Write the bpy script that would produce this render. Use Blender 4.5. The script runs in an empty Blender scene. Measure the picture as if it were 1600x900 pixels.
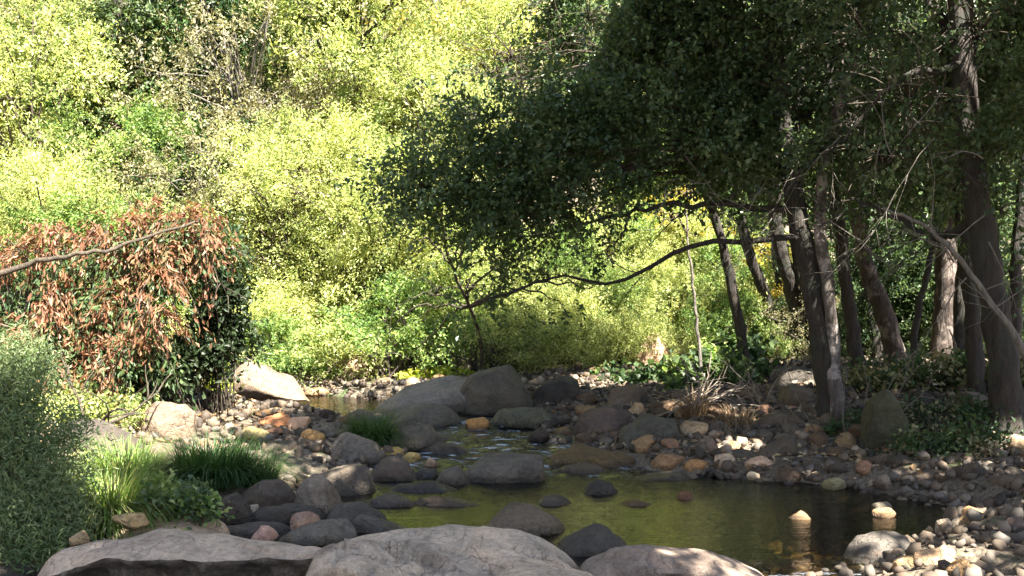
import bpy, math, random
import numpy as np
from mathutils import Vector, Euler

random.seed(7)
rng = np.random.default_rng(7)
S = bpy.context.scene
COL = S.collection
R = math.radians

# ------------------------------------------------------------------ camera
F = 1715.0            # focal length in pixels of the 1600 px wide photograph
CZ = 1.6              # eye height above the lower pool
cd = bpy.data.cameras.new('camera'); cam = bpy.data.objects.new('camera', cd); COL.objects.link(cam)
cam.location = (0, 0, CZ); cam.rotation_euler = (R(90), 0, 0)
cd.sensor_width = 36; cd.lens = 36 * F / 1600; cd.clip_start = .05; cd.clip_end = 600
S.camera = cam

# ------------------------------------------------------------------ sky and sun
SUN_EL = R(57)
SUN_AZ = Vector((0.64, -0.70, 0)).normalized()
SUN = Vector((SUN_AZ.x * math.cos(SUN_EL), SUN_AZ.y * math.cos(SUN_EL), math.sin(SUN_EL)))
w = bpy.data.worlds.new("World"); S.world = w; w.use_nodes = True
nt = w.node_tree; bg = nt.nodes['Background']
sky = nt.nodes.new('ShaderNodeTexSky'); sky.sky_type = 'NISHITA'; sky.sun_disc = False
sky.sun_elevation = SUN_EL; sky.sun_rotation = math.atan2(SUN_AZ.x, SUN_AZ.y)
sky.air_density = 1.0; sky.dust_density = 1.5
nt.links.new(sky.outputs[0], bg.inputs[0]); bg.inputs[1].default_value = 0.05
sl = bpy.data.lights.new('sun', 'SUN'); sl.energy = 5.0; sl.angle = R(.5); sl.color = (1, .95, .84)
so = bpy.data.objects.new('sun', sl); COL.objects.link(so)
so.rotation_euler = (-SUN).to_track_quat('-Z', 'Y').to_euler(); so.location = (20, -10, 30)
S.view_settings.view_transform = 'Standard'; S.view_settings.look = 'None'
S.view_settings.exposure = 3.1; S.view_settings.gamma = 1
S.render.engine = 'CYCLES'
S.cycles.max_bounces = 8; S.cycles.diffuse_bounces = 3; S.cycles.glossy_bounces = 3
S.cycles.transmission_bounces = 4; S.cycles.transparent_max_bounces = 8
S.cycles.caustics_reflective = False; S.cycles.caustics_refractive = False
S.cycles.use_denoising = True
S.cycles.sample_clamp_indirect = 6

# ------------------------------------------------------------------ helpers
def _h(ix, iy, iz, seed):
    n = (ix.astype(np.int64) * 374761393 + iy.astype(np.int64) * 668265263 + iz.astype(np.int64) * 2147483647 + seed * 144665) & 0xffffffff
    n = ((n ^ (n >> 13)) * 1274126177) & 0xffffffff
    return ((n ^ (n >> 16)) & 0xffff) / 32767.5 - 1.0
def noise3(p, seed=0):
    p = np.asarray(p, float); i = np.floor(p); f = p - i; f = f * f * (3 - 2 * f); o = 0
    for dx in (0, 1):
        for dy in (0, 1):
            for dz in (0, 1):
                wgt = (f[:, 0] if dx else 1 - f[:, 0]) * (f[:, 1] if dy else 1 - f[:, 1]) * (f[:, 2] if dz else 1 - f[:, 2])
                o = o + wgt * _h(i[:, 0] + dx, i[:, 1] + dy, i[:, 2] + dz, seed)
    return o
def fbm(p, oct=4, seed=0):
    o = 0; a = 1.0; p = np.asarray(p, float)
    for k in range(oct):
        o = o + a * noise3(p, seed + k * 17); p = p * 2.07 + 3.1; a *= .5
    return o

def sstep(a, b, x):
    t = np.clip((x - a) / (b - a), 0, 1); return t * t * (3 - 2 * t)

def mesh_np(name, V, Fc, n, smooth=True):
    """mesh of equal n-gons from numpy arrays"""
    V = np.asarray(V, np.float32); Fc = np.asarray(Fc, np.int32)
    me = bpy.data.meshes.new(name)
    me.vertices.add(len(V)); me.vertices.foreach_set('co', V.ravel())
    me.loops.add(Fc.size); me.loops.foreach_set('vertex_index', Fc.ravel())
    me.polygons.add(len(Fc)); me.polygons.foreach_set('loop_start', np.arange(0, Fc.size, n, dtype=np.int32))
    try: me.polygons.foreach_set('loop_total', np.full(len(Fc), n, np.int32))
    except Exception: pass
    me.polygons.foreach_set('use_smooth', np.full(len(Fc), smooth, bool))
    me.update(calc_edges=True); me.validate()
    return me

def link(name, me, mat=None, parent=None, loc=(0, 0, 0)):
    o = bpy.data.objects.new(name, me); COL.objects.link(o); o.location = loc
    if mat is not None and not me.materials: me.materials.append(mat)
    if parent is not None: o.parent = parent
    return o
def empty(name, loc=(0, 0, 0)):
    o = bpy.data.objects.new(name, None); COL.objects.link(o); o.location = loc; o.empty_display_size = .1
    return o
def tag(o, label=None, cat=None, group=None, kind=None):
    if label: o['label'] = label
    if cat: o['category'] = cat
    if group: o['group'] = group
    if kind: o['kind'] = kind
    return o
def copy_tree(o, parent=None):
    c = o.copy(); COL.objects.link(c); c.parent = parent
    for ch in [x for x in bpy.data.objects if x.parent == o]: copy_tree(ch, c)
    return c
def at(px, py, Y): return Vector(((px - 800) / F * Y, Y, CZ - (py - 450) / F * Y))

# ------------------------------------------------------------------ the lie of the land
def W(Y):  return .16 * sstep(9.4, 12.2, Y)          # water level climbs through the riffle
LY = [0, 5, 6, 7, 8, 9.2, 10, 11, 12, 13, 14, 15, 16]
LX = [-4, -4, -3.2, -2.3, -2.0, -1.7, -1.3, -1.1, -2.0, -3.6, -4.4, -4.6, -4.9]
RY = [0, 5, 6.2, 6.8, 7.4, 8.0, 8.8, 9.35, 10, 11, 12, 13, 14, 14.6, 16]
RX = [1.4, 1.5, 1.9, 2.5, 3.1, 3.35, 2.8, 1.6, .9, .5, .45, -.2, -1.1, -2.2, -4.6]
def H(x, Y):
    x = np.asarray(x, float); Y = np.asarray(Y, float)
    l = np.interp(Y, LY, LX); r = np.interp(Y, RY, RX)
    d = np.minimum(x - l, r - x)                     # inside > 0
    d = np.where(Y > 15.5, np.minimum(d, 15.5 - Y), d)
    p = np.stack([x * .9, Y * .9, x * 0], -1).reshape(-1, 3)
    n1 = fbm(p, 4, 3).reshape(x.shape); n2 = fbm(p * 4, 3, 9).reshape(x.shape)
    bed = -.28 * sstep(0, .9, d)
    out = -d
    bank = .10 * sstep(0, .45, out) + .045 * np.clip(out, 0, 6)
    bank = bank + .10 * sstep(2.6, 4.5, -x) * sstep(5.9, 6.8, Y) * 2.5     # left bank
    bank = bank + .12 * sstep(3.2, 6, x)
    z = W(Y) + np.where(d > 0, bed, bank) + n1 * .035 + n2 * .03
    toe = 16.9 + .5 * np.sin(x * .5) + np.clip(x, 0, 30) * .10
    z = z + .62 * np.clip(Y - toe, 0, 60) + .8 * n1 * sstep(17, 22, Y)
    z = z + .55 * np.clip(-x - 6.5, 0, 40) + .30 * np.clip(x - 9, 0, 40)
    return z
def h1(x, Y): return float(H(np.array([x]), np.array([Y]))[0])
def g1(x, Y): return max(h1(x, Y), float(W(Y)))
def base_Y(px, py, off=None):
    Y = 8.0
    for _ in range(60):
        x = (px - 800) / F * Y
        z = (g1(x, Y) if off is None else float(W(Y)) + off)
        Yn = (CZ - z) / (max(py - 450, 20) / F)
        Y = .6 * Y + .4 * min(Yn, 30)
    return Y

# ------------------------------------------------------------------ materials
class NB:
    def __init__(s, name):
        s.m = bpy.data.materials.new(name); s.m.use_nodes = True; s.t = s.m.node_tree
        s.p = s.t.nodes['Principled BSDF']; s.out = s.t.nodes['Material Output']
    def n(s, k, **kw):
        nd = s.t.nodes.new(k)
        for a, b in kw.items():
            if hasattr(nd, a): setattr(nd, a, b)
        return nd
    def l(s, a, b): s.t.links.new(a, b)
    def noise(s, vec, scale, detail=5, rough=.6):
        nd = s.n('ShaderNodeTexNoise'); nd.inputs['Scale'].default_value = scale
        nd.inputs['Detail'].default_value = detail; nd.inputs['Roughness'].default_value = rough
        if vec is not None: s.l(vec, nd.inputs['Vector'])
        return nd.outputs['Fac']
    def ramp(s, fac, stops, interp='LINEAR'):
        nd = s.n('ShaderNodeValToRGB'); cr = nd.color_ramp; cr.interpolation = interp
        while len(cr.elements) < len(stops): cr.elements.new(.5)
        for e, (p, c) in zip(cr.elements, stops):
            e.position = p; e.color = (*c, 1) if len(c) == 3 else c
        s.l(fac, nd.inputs[0]); return nd.outputs[0]
    def mix(s, fac, a, b, mode='MIX'):
        nd = s.n('ShaderNodeMix'); nd.data_type = 'RGBA'; nd.blend_type = mode
        for sock, v in ((nd.inputs[0], fac), (nd.inputs[6], a), (nd.inputs[7], b)):
            if isinstance(v, (int, float)): sock.default_value = v
            elif isinstance(v, tuple): sock.default_value = (*v, 1)
            else: s.l(v, sock)
        return nd.outputs[2]
    def math(s, op, a, b=None):
        nd = s.n('ShaderNodeMath'); nd.operation = op
        for sock, v in ((nd.inputs[0], a), (nd.inputs[1], b)):
            if v is None: continue
            if isinstance(v, (int, float)): sock.default_value = v
            else: s.l(v, sock)
        return nd.outputs[0]
    def bump(s, h, strength, dist):
        nd = s.n('ShaderNodeBump'); nd.inputs['Strength'].default_value = strength; nd.inputs['Distance'].default_value = dist
        s.l(h, nd.inputs['Height']); return nd.outputs[0]

def g(v): return (v, v, v)
def rock_mat():
    b = NB('weathered_stone'); geo = b.n('ShaderNodeNewGeometry'); pos = geo.outputs['Position']
    oi = b.n('ShaderNodeObjectInfo')
    a = b.noise(pos, 3.0, 6, .6); c = b.noise(pos, 26, 6, .65); d = b.noise(pos, 120, 3, .6)
    warm = b.mix(1.0, oi.outputs['Color'], (1.10, 1.0, .86), 'MULTIPLY')
    col = b.mix(1.0, warm, b.ramp(a, [(.3, (.52, .46, .40)), (.5, (.95, .88, .80)), (.72, (1.3, 1.14, .96))]), 'MULTIPLY')
    col = b.mix(1.0, col, b.ramp(c, [(.25, g(.55)), (.5, g(1.0)), (.75, g(1.3))]), 'MULTIPLY')
    spk = b.noise(pos, 70, 4, .8)
    col = b.mix(1.0, col, b.ramp(spk, [(.34, g(.76)), (.48, g(1.0)), (.62, g(1.12))]), 'MULTIPLY')
    lich = b.ramp(b.noise(pos, 9, 8, .7), [(.60, g(0)), (.68, g(1))])
    col = b.mix(b.math('MULTIPLY', lich, .18), col, (.34, .33, .28))
    rust = b.ramp(b.noise(pos, 5.3, 6, .65), [(.60, g(0)), (.72, g(1))])
    col = b.mix(b.math('MULTIPLY', rust, .45), col, (.16, .09, .05))
    # cracks and seams
    vo = b.n('ShaderNodeTexVoronoi'); vo.feature = 'DISTANCE_TO_EDGE'; vo.inputs['Scale'].default_value = 2.3
    wv = b.n('ShaderNodeVectorMath'); wv.operation = 'ADD'; b.l(pos, wv.inputs[0])
    nz = b.n('ShaderNodeTexNoise'); nz.inputs['Scale'].default_value = 4; b.l(pos, nz.inputs['Vector'])
    b.l(nz.outputs['Color'], wv.inputs[1]); b.l(wv.outputs[0], vo.inputs['Vector'])
    crack = b.ramp(vo.outputs['Distance'], [(.0, g(0)), (.022, g(1))])
    col = b.mix(b.math('MULTIPLY', b.math('SUBTRACT', 1.0, crack), .28), col, (.05, .045, .04))
    # the wet, algae-stained foot of each stone at the waterline
    sp = b.n('ShaderNodeSeparateXYZ'); b.l(pos, sp.inputs[0])
    mr = b.n('ShaderNodeMapRange'); mr.interpolation_type = 'SMOOTHSTEP'
    mr.inputs[1].default_value = 9.4; mr.inputs[2].default_value = 12.2; mr.inputs[3].default_value = 0; mr.inputs[4].default_value = .16
    b.l(sp.outputs[1], mr.inputs[0])
    hh = b.math('SUBTRACT', sp.outputs[2], mr.outputs[0])
    hh = b.math('ADD', hh, b.math('MULTIPLY', b.math('SUBTRACT', c, .5), .05))
    wet = b.n('ShaderNodeMapRange'); wet.inputs[1].default_value = .02; wet.inputs[2].default_value = .06
    wet.inputs[3].default_value = 1; wet.inputs[4].default_value = 0; b.l(hh, wet.inputs[0])
    col = b.mix(b.math('MULTIPLY', wet.outputs[0], .8), col, b.mix(1.0, col, (.38, .36, .30), 'MULTIPLY'))
    b.l(col, b.p.inputs['Base Color'])
    ro = b.n('ShaderNodeMapRange'); ro.inputs[3].default_value = .78; ro.inputs[4].default_value = .3; b.l(wet.outputs[0], ro.inputs[0])
    b.l(ro.outputs[0], b.p.inputs['Roughness'])
    hsum = b.math('ADD', b.math('MULTIPLY', a, .6), b.math('ADD', b.math('MULTIPLY', c, .35), b.math('MULTIPLY', d, .12)))
    hsum = b.math('ADD', hsum, b.math('MULTIPLY', crack, .10))
    b.l(b.bump(hsum, 1.0, .08), b.p.inputs['Normal'])
    return b.m
def ground_mat():
    b = NB('river_ground'); geo = b.n('ShaderNodeNewGeometry'); pos = geo.outputs['Position']
    a = b.noise(pos, 1.1, 6, .6); c = b.noise(pos, 14, 6, .7)
    vo = b.n('ShaderNodeTexVoronoi'); vo.inputs['Scale'].default_value = 22; b.l(pos, vo.inputs['Vector'])
    peb = b.ramp(b.math('FRACT', b.math('MULTIPLY', vo.outputs['Distance'], 3.7)), [(0, (.06, .05, .04)), (.5, (.17, .13, .09)), (1, (.26, .22, .17))])
    dirt = b.ramp(c, [(.3, (.05, .036, .024)), (.55, (.12, .09, .06)), (.75, (.20, .16, .11))])
    col = b.mix(b.ramp(a, [(.42, g(0)), (.58, g(1))]), peb, dirt)
    col = b.mix(b.ramp(b.noise(pos, 2.3, 6, .7), [(.56, g(0)), (.66, g(1))]), col, (.05, .075, .02))
    b.l(col, b.p.inputs['Base Color']); b.p.inputs['Roughness'].default_value = .9
    b.l(b.bump(b.math('ADD', c, b.math('MULTIPLY', vo.outputs['Distance'], -.8)), 1.0, .05), b.p.inputs['Normal'])
    return b.m
def leaf_mat(name, cols, trans=.45, rough=.5, tint=1.6):
    """opaque leaf that lets light through; every leaf its own shade, clumps drifting in hue"""
    b = NB(name); geo = b.n('ShaderNodeNewGeometry')
    n = len(cols)
    f = b.math('ADD', b.math('MULTIPLY', geo.outputs['Random Per Island'], .6),
               b.math('MULTIPLY', b.ramp(b.noise(geo.outputs['Position'], .9, 3, .5), [(.3, g(0)), (.7, g(1))]), .4))
    col = b.ramp(f, [((i + .5) / n, c) for i, c in enumerate(cols)])
    b.l(col, b.p.inputs['Base Color']); b.p.inputs['Roughness'].default_value = rough
    b.p.inputs['Specular IOR Level'].default_value = .3
    tr = b.n('ShaderNodeBsdfTranslucent'); b.l(b.mix(1.0, col, (tint * 1.03, tint, tint * .62), 'MULTIPLY'), tr.inputs[0])
    mx = b.n('ShaderNodeMixShader'); mx.inputs[0].default_value = trans
    b.l(b.p.outputs[0], mx.inputs[1]); b.l(tr.outputs[0], mx.inputs[2]); b.l(mx.outputs[0], b.out.inputs[0])
    return b.m
def bark_mat(name, c0, c1, patch=None, scale=1):
    b = NB(name); tc = b.n('ShaderNodeNewGeometry'); mp = b.n('ShaderNodeMapping'); mp.inputs['Scale'].default_value = (1, 1, .22)
    b.l(tc.outputs['Position'], mp.inputs['Vector']); v = mp.outputs[0]
    a = b.noise(v, 22 * scale, 6, .7); c = b.noise(tc.outputs['Position'], 5, 5, .6)
    col = b.ramp(a, [(.32, c0), (.62, c1)])
    if patch: col = b.mix(b.ramp(c, [(.52, g(0)), (.60, g(1))]), col, patch)
    b.l(col, b.p.inputs['Base Color']); b.p.inputs['Roughness'].default_value = .85
    b.l(b.bump(a, 1.0, .06), b.p.inputs['Normal'])
    return b.m
def water_mat():
    b = NB('stream_water'); geo = b.n('ShaderNodeNewGeometry'); pos = geo.outputs['Position']
    mp = b.n('ShaderNodeMapping'); mp.inputs['Scale'].default_value = (.55, 1.6, 1); b.l(pos, mp.inputs['Vector'])
    n1 = b.noise(mp.outputs[0], 5.0, 3, .5); n2 = b.noise(mp.outputs[0], 19, 3, .55); n3 = b.noise(pos, 45, 2, .5)
    sp = b.n('ShaderNodeSeparateXYZ'); b.l(pos, sp.inputs[0])
    mr = b.n('ShaderNodeMapRange'); mr.interpolation_type = 'SMOOTHSTEP'; b.l(sp.outputs[1], mr.inputs[0])
    mr.inputs[1].default_value = 7.9; mr.inputs[2].default_value = 9.6; mr.inputs[3].default_value = .10; mr.inputs[4].default_value = 1
    mr2 = b.n('ShaderNodeMapRange'); mr2.interpolation_type = 'SMOOTHSTEP'; b.l(sp.outputs[1], mr2.inputs[0])
    mr2.inputs[1].default_value = 12.0; mr2.inputs[2].default_value = 12.8; mr2.inputs[3].default_value = 1; mr2.inputs[4].default_value = .15
    lively = b.math('MULTIPLY', mr.outputs[0], mr2.outputs[0])
    h = b.math('ADD', b.math('MULTIPLY', n1, .55), b.math('MULTIPLY', n2, .35))
    h = b.math('ADD', h, b.math('MULTIPLY', n3, .10))
    m3 = b.n('ShaderNodeMapRange'); m3.interpolation_type = 'SMOOTHSTEP'; b.l(sp.outputs[1], m3.inputs[0])
    m3.inputs[1].default_value = 6.15; m3.inputs[2].default_value = 6.5; m3.inputs[3].default_value = .9; m3.inputs[4].default_value = 0
    lively = b.math('ADD', lively, m3.outputs[0])
    h = b.math('MULTIPLY', h, b.math('ADD', b.math('MULTIPLY', lively, 3.0), .35))
    nrm = b.bump(h, 1.0, .022)
    gl = b.n('ShaderNodeBsdfGlossy'); gl.inputs['Roughness'].default_value = .04; b.l(nrm, gl.inputs['Normal'])
    tr = b.n('ShaderNodeBsdfTransparent'); tr.inputs[0].default_value = (.42, .36, .20, 1)
    fr = b.n('ShaderNodeFresnel'); fr.inputs[0].default_value = 1.62; b.l(nrm, fr.inputs['Normal'])
    mx = b.n('ShaderNodeMixShader'); b.l(fr.outputs[0], mx.inputs[0]); b.l(tr.outputs[0], mx.inputs[1]); b.l(gl.outputs[0], mx.inputs[2])
    # froth where it tumbles, its blue tint painting in sky reflections
    sky_tinted_foam = b.n('ShaderNodeBsdfDiffuse'); sky_tinted_foam.inputs[0].default_value = (.62, .70, .84, 1)
    ff = b.ramp(b.math('MULTIPLY', b.math('ADD', b.noise(mp.outputs[0], 9, 8, .75), b.math('MULTIPLY', n1, .3)), lively), [(.70, g(0)), (.80, g(1))])
    m2 = b.n('ShaderNodeMixShader'); b.l(b.math('MULTIPLY', ff, .6), m2.inputs[0]); b.l(mx.outputs[0], m2.inputs[1]); b.l(sky_tinted_foam.outputs[0], m2.inputs[2])
    b.l(m2.outputs[0], b.out.inputs[0])
    return b.m

M = {}
M['rock'] = rock_mat(); M['ground'] = ground_mat(); M['water'] = water_mat()
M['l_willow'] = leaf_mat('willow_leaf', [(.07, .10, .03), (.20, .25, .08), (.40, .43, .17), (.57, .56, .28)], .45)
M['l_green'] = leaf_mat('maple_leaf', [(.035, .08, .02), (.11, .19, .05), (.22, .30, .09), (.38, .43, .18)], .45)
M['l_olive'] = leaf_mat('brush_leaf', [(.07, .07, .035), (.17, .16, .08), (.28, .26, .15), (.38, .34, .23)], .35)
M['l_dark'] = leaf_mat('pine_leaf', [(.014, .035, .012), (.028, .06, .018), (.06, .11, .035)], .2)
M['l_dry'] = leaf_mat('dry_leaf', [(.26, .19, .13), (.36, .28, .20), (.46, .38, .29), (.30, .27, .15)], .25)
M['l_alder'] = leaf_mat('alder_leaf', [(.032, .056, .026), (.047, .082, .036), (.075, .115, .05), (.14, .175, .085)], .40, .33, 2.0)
M['l_gold'] = leaf_mat('golden_leaf', [(.30, .25, .04), (.42, .34, .05), (.48, .30, .05)], .45)
M['l_brown'] = leaf_mat('withered_leaf', [(.10, .05, .03), (.18, .08, .045), (.25, .12, .07), (.15, .12, .055)], .3)
M['l_deep'] = leaf_mat('broad_leaf', [(.025, .05, .02), (.045, .08, .028), (.075, .11, .04)], .3)
M['l_shadow'] = leaf_mat('shade_leaf', [(.012, .02, .008), (.02, .035, .012), (.035, .05, .02)], .2)  # near-black, deep shadow painted into the leaf colour
M['l_shade'] = leaf_mat('oak_leaf', [(.03, .05, .02), (.05, .085, .03), (.09, .13, .045), (.14, .17, .07)], .3)
M['l_grey'] = leaf_mat('fine_leaf', [(.06, .10, .04), (.10, .15, .06), (.15, .19, .09), (.22, .24, .12)], .35)
M['grass'] = leaf_mat('blade', [(.05, .11, .02), (.09, .17, .03), (.15, .24, .05), (.22, .28, .08), (.40, .34, .17)], .4)
M['sedge'] = leaf_mat('sedge_blade', [(.02, .055, .015), (.035, .08, .02), (.07, .12, .035)], .35)
M['lime'] = leaf_mat('lime_leaf', [(.24, .32, .04), (.34, .40, .06), (.42, .42, .08)], .45)
M['litter'] = leaf_mat('fallen_leaf', [(.10, .06, .035), (.20, .12, .06), (.32, .23, .13), (.42, .34, .22)], .1)
M['bark_dark'] = bark_mat('dark_bark', (.012, .010, .008), (.05, .038, .03), (.03, .032, .022))
M['bark_pale'] = bark_mat('pale_bark', (.03, .024, .02), (.17, .14, .12), (.36, .31, .28))
M['bark_red'] = bark_mat('reddish_bark', (.022, .015, .012), (.085, .06, .048), (.20, .16, .135))
M['twig'] = bark_mat('bare_twig', (.09, .08, .068), (.22, .19, .16))
M['twig_dark'] = bark_mat('dark_twig', (.03, .022, .016), (.10, .075, .05))
M['drift'] = bark_mat('driftwood', (.16, .12, .09), (.38, .31, .25))

b = NB('darkened_rock'); ge = b.n('ShaderNodeNewGeometry'); a_ = b.noise(ge.outputs['Position'], 9, 8, .75)
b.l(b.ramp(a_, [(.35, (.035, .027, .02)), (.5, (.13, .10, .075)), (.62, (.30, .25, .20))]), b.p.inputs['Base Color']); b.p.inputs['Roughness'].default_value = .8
b.l(b.bump(a_, 1.0, .08), b.p.inputs['Normal']); M['darkened'] = b.m
# ------------------------------------------------------------------ ground and water
def warp(n, lo, hi, c, p=2.2, core=.2):
    t = np.linspace(-1, 1, n); s = core * t + (1 - core) * np.sign(t) * np.abs(t) ** p
    return np.where(s < 0, c + s * (c - lo), c + s * (hi - c))
def grid_mesh(name, xs, ys, zf):
    X, Y = np.meshgrid(xs, ys); Z = zf(X, Y)
    V = np.stack([X, Y, Z], -1).reshape(-1, 3); nx, ny = len(xs), len(ys)
    i = (np.arange(ny - 1)[:, None] * nx + np.arange(nx - 1)[None]).ravel()
    return mesh_np(name, V, np.stack([i, i + 1, i + nx + 1, i + nx], -1), 4)
gr = link('ground', grid_mesh('ground', warp(330, -180, 180, 0, 3.2, .075), warp(360, -60, 260, 10, 3.2, .075), H), M['ground'])
tag(gr, kind='structure')
def wz(X, Y):
    n = fbm(np.stack([X * 3, Y * 5, X * 0], -1).reshape(-1, 3), 3, 5).reshape(X.shape)
    lively = sstep(8.6, 9.6, Y) * (1 - sstep(12, 12.8, Y))
    return W(Y) + n * (.0015 + .022 * lively)
wa = link('stream_water', grid_mesh('stream_water', np.linspace(-7, 4.6, 240), np.linspace(2.5, 15.9, 380), wz), M['water'])
tag(wa, kind='structure')

# ------------------------------------------------------------------ rocks
def rockify(V, nrm, size, seed, amp=.05, facet=.5):
    p = V / max(size, .05)
    d = fbm(p * 2.2 + seed, 4, seed) * amp
    r = fbm(p * 1.3 + seed * 2, 3, seed + 5); d = d - np.clip(np.abs(r) * -1 + .25, 0, 1) * amp * facet
    fine = fbm(p * 9 + seed, 3, seed + 9) * amp * .16
    return V + nrm * ((d + fine) * size)[:, None]
def facet_cut(V, seed, n=7, lo=.70, hi=.93, soft=.85):
    r = np.random.default_rng(seed + 400); ext = np.abs(V).max(0); Q = V / ext
    for k in range(n):
        d = r.normal(size=3); d[2] = abs(d[2]) * .8 + .1; d /= np.linalg.norm(d)
        q = Q @ d; lim = q.max() * r.uniform(lo, hi); Q = Q - np.outer(np.clip(q - lim, 0, None) * soft, d)
    return Q * ext * (ext / np.maximum(np.abs(Q * ext).max(0), 1e-6))
def profile_rock(name, sil, Yf, D, zb=-.12, slope=.15, boxy=.75, seed=1, color=(.2, .19, .17), label='', group=None, amp=.06, ridge=.6, cat='boulder', skew=0, ledge=0, cuts=7, under=0, ends=.42):
    """a boulder whose ridge line follows sil, standing from Yf to Yf+D"""
    Yr = Yf + ridge * D
    px = np.array([p[0] for p in sil], float); py = np.array([p[1] for p in sil], float)
    xs = (px - 800) / F * Yr; zs = CZ - (py - 450) / F * Yr
    nU, nV = 46, 36
    u = (1 - np.cos(np.linspace(0, np.pi, nU))) / 2; X = xs[0] + u * (xs[-1] - xs[0])
    zt = np.interp(X, xs, zs)
    for _ in range(2): zt[1:-1] = (zt[:-2] + 2 * zt[1:-1] + zt[2:]) / 4
    prof = np.clip(1 - (2 * u - 1) ** 2, 0, 1) ** ends
    prof[0] = prof[-1] = .02
    th = np.linspace(0, 2 * np.pi, nV, endpoint=False)
    c, s = np.cos(th), np.sin(th)
    cy = np.sign(c) * np.abs(c) ** boxy; sz = np.sign(s) * np.abs(s) ** boxy
    V = np.zeros((nU, nV, 3))
    for i in range(nU):
        a = D / 2 * prof[i]; top = zt[i] - slope * a * .55; hh = max((top - zb) / 2, .01); zm = (top + zb) / 2
        yy = cy * a; z = zm + sz * hh
        z = z + slope * yy * np.clip((sz + .2), 0, 1)
        yy = yy + under * a * np.clip(-cy, 0, 1) * np.clip(.25 - sz, 0, 1)
        V[i, :, 0] = X[i] + skew * (z - zb); V[i, :, 1] = Yf + D / 2 + yy; V[i, :, 2] = z
    V = V.reshape(-1, 3); ctr = np.array([(xs[0] + xs[-1]) / 2, Yf + D / 2, (zs.max() + zb) / 2])
    i = np.arange(nU - 1)[:, None] * nV; j = np.arange(nV)[None]; j2 = (j + 1) % nV
    Fq = np.stack([i + j, i + nV + j, i + nV + j2, i + j2], -1).reshape(-1, 4)
    V = V - ctr
    if cuts: V = facet_cut(V, seed, cuts)
    me0 = mesh_np('tmp', V, Fq, 4); n = np.zeros(len(V) * 3); me0.vertices.foreach_get('normal', n); n = n.reshape(-1, 3)
    bpy.data.meshes.remove(me0)
    size = min(xs[-1] - xs[0], max(zs.max() - zb, D * .5))
    V = rockify(V, n, size, seed, amp)
    if ledge:
        q = (V + ctr) * np.array([1.1, 2.6, 0]); f = fbm(q + seed, 3, seed) * 2.2 + V[:, 1] * 1.5
        V[:, 2] += ledge * (np.floor(f) + sstep(.0, .22, f - np.floor(f))) * np.clip(n[:, 2], 0, 1)
    k = len(V); V = np.vstack([V, V[:nV].mean(0), V[-nV:].mean(0)])
    tri = [[(j0 + 1) % nV, j0, k, k] for j0 in range(nV)] + [[(nU - 1) * nV + j0, (nU - 1) * nV + (j0 + 1) % nV, k + 1, k + 1] for j0 in range(nV)]
    me = bpy.data.meshes.new(name)
    me.from_pydata(V.tolist(), [], Fq.tolist() + [[a, b_, c_] for a, b_, c_, _ in tri]); me.update()
    me.polygons.foreach_set('use_smooth', [True] * len(me.polygons))
    o = link(name, me, M['rock'], None, ctr); dk = 1 if 'flat' in name or max(color) > .3 else .78; o.color = (*[v * dk for v in color], 1)
    tag(o, label, cat, group); ROCKS.append((ctr[0], ctr[1], (xs[-1] - xs[0]) / 2, D / 2)); return o
ROCKS = []
import bmesh
def stone_mesh(seed, sub=3, planes=9, amp=.05):
    bm = bmesh.new(); bmesh.ops.create_icosphere(bm, subdivisions=sub, radius=1)
    V = np.array([v.co[:] for v in bm.verts]); Fc = np.array([[v.index for v in f.verts] for f in bm.faces]); bm.free()
    r = np.random.default_rng(seed)
    for k in range(planes):
        n = r.normal(size=3); n /= np.linalg.norm(n); d = r.uniform(.5, .86)
        q = V @ n; ov = np.clip(q - d, 0, None); V = V - np.outer(ov * .88, n)
    n = V / np.linalg.norm(V, axis=1, keepdims=True)
    V = rockify(V, n, 1, seed, amp); V = V - (V.max(0) + V.min(0)) / 2; V = V / np.abs(V).max(0)
    return mesh_np('stone', V, Fc, 3)
STONES = [stone_mesh(100 + k, 3, 7 + k % 8, .05 + .03 * (k % 3)) for k in range(16)]
def rock_px(name, sil, base, seed, color, label, depth=.8, off=None, **kw):
    """base is the picture row where its front foot meets ground or water"""
    cx = (sil[0][0] + sil[-1][0]) / 2; Yf = base_Y(cx, base, off); wd = (sil[-1][0] - sil[0][0]) / F * Yf
    D = wd * depth; gz = g1((cx - 800) / F * Yf, Yf + D * .3) if off is None else float(W(Yf)) + off
    return profile_rock(name, sil, Yf, D, gz - .10, seed=seed, color=color, label=label, **kw)
def stone_px(cx, top, base, wd, k, color, label, depth=.8, name='cobble', cat='stone', group=None, off=None, rz=None, tilt=0):
    Y = base_Y(cx, base, off); x = (cx - 800) / F * Y; a = wd / F * Y / 2; hh = (base - top) / F * Y
    gz = g1(x, Y) if off is None else float(W(Y)) + off
    hz = (hh + .05) / 2
    o = link(name, STONES[k % 16], M['rock'], None, (x, Y + a * depth, gz - .05 + hz))
    o.scale = (a, a * depth, hz); o.rotation_euler = (0, tilt, 0) if rz is None else (0, tilt, rz)
    o.color = (*color, 1); tag(o, label, cat, group); ROCKS.append((x, Y + a * depth, a, a * depth)); return o

GREY = (.17, .155, .14); PALE = (.33, .30, .275); DARK = (.06, .055, .05); BROWN = (.15, .12, .095); TAN = (.36, .26, .16)
PINK = (.42, .30, .25); CREAM = (.50, .43, .32); OCHRE = (.36, .22, .09); PURP = (.12, .10, .10); GRN = (.10, .105, .085); WHITE = (.6, .54, .48)
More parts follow.
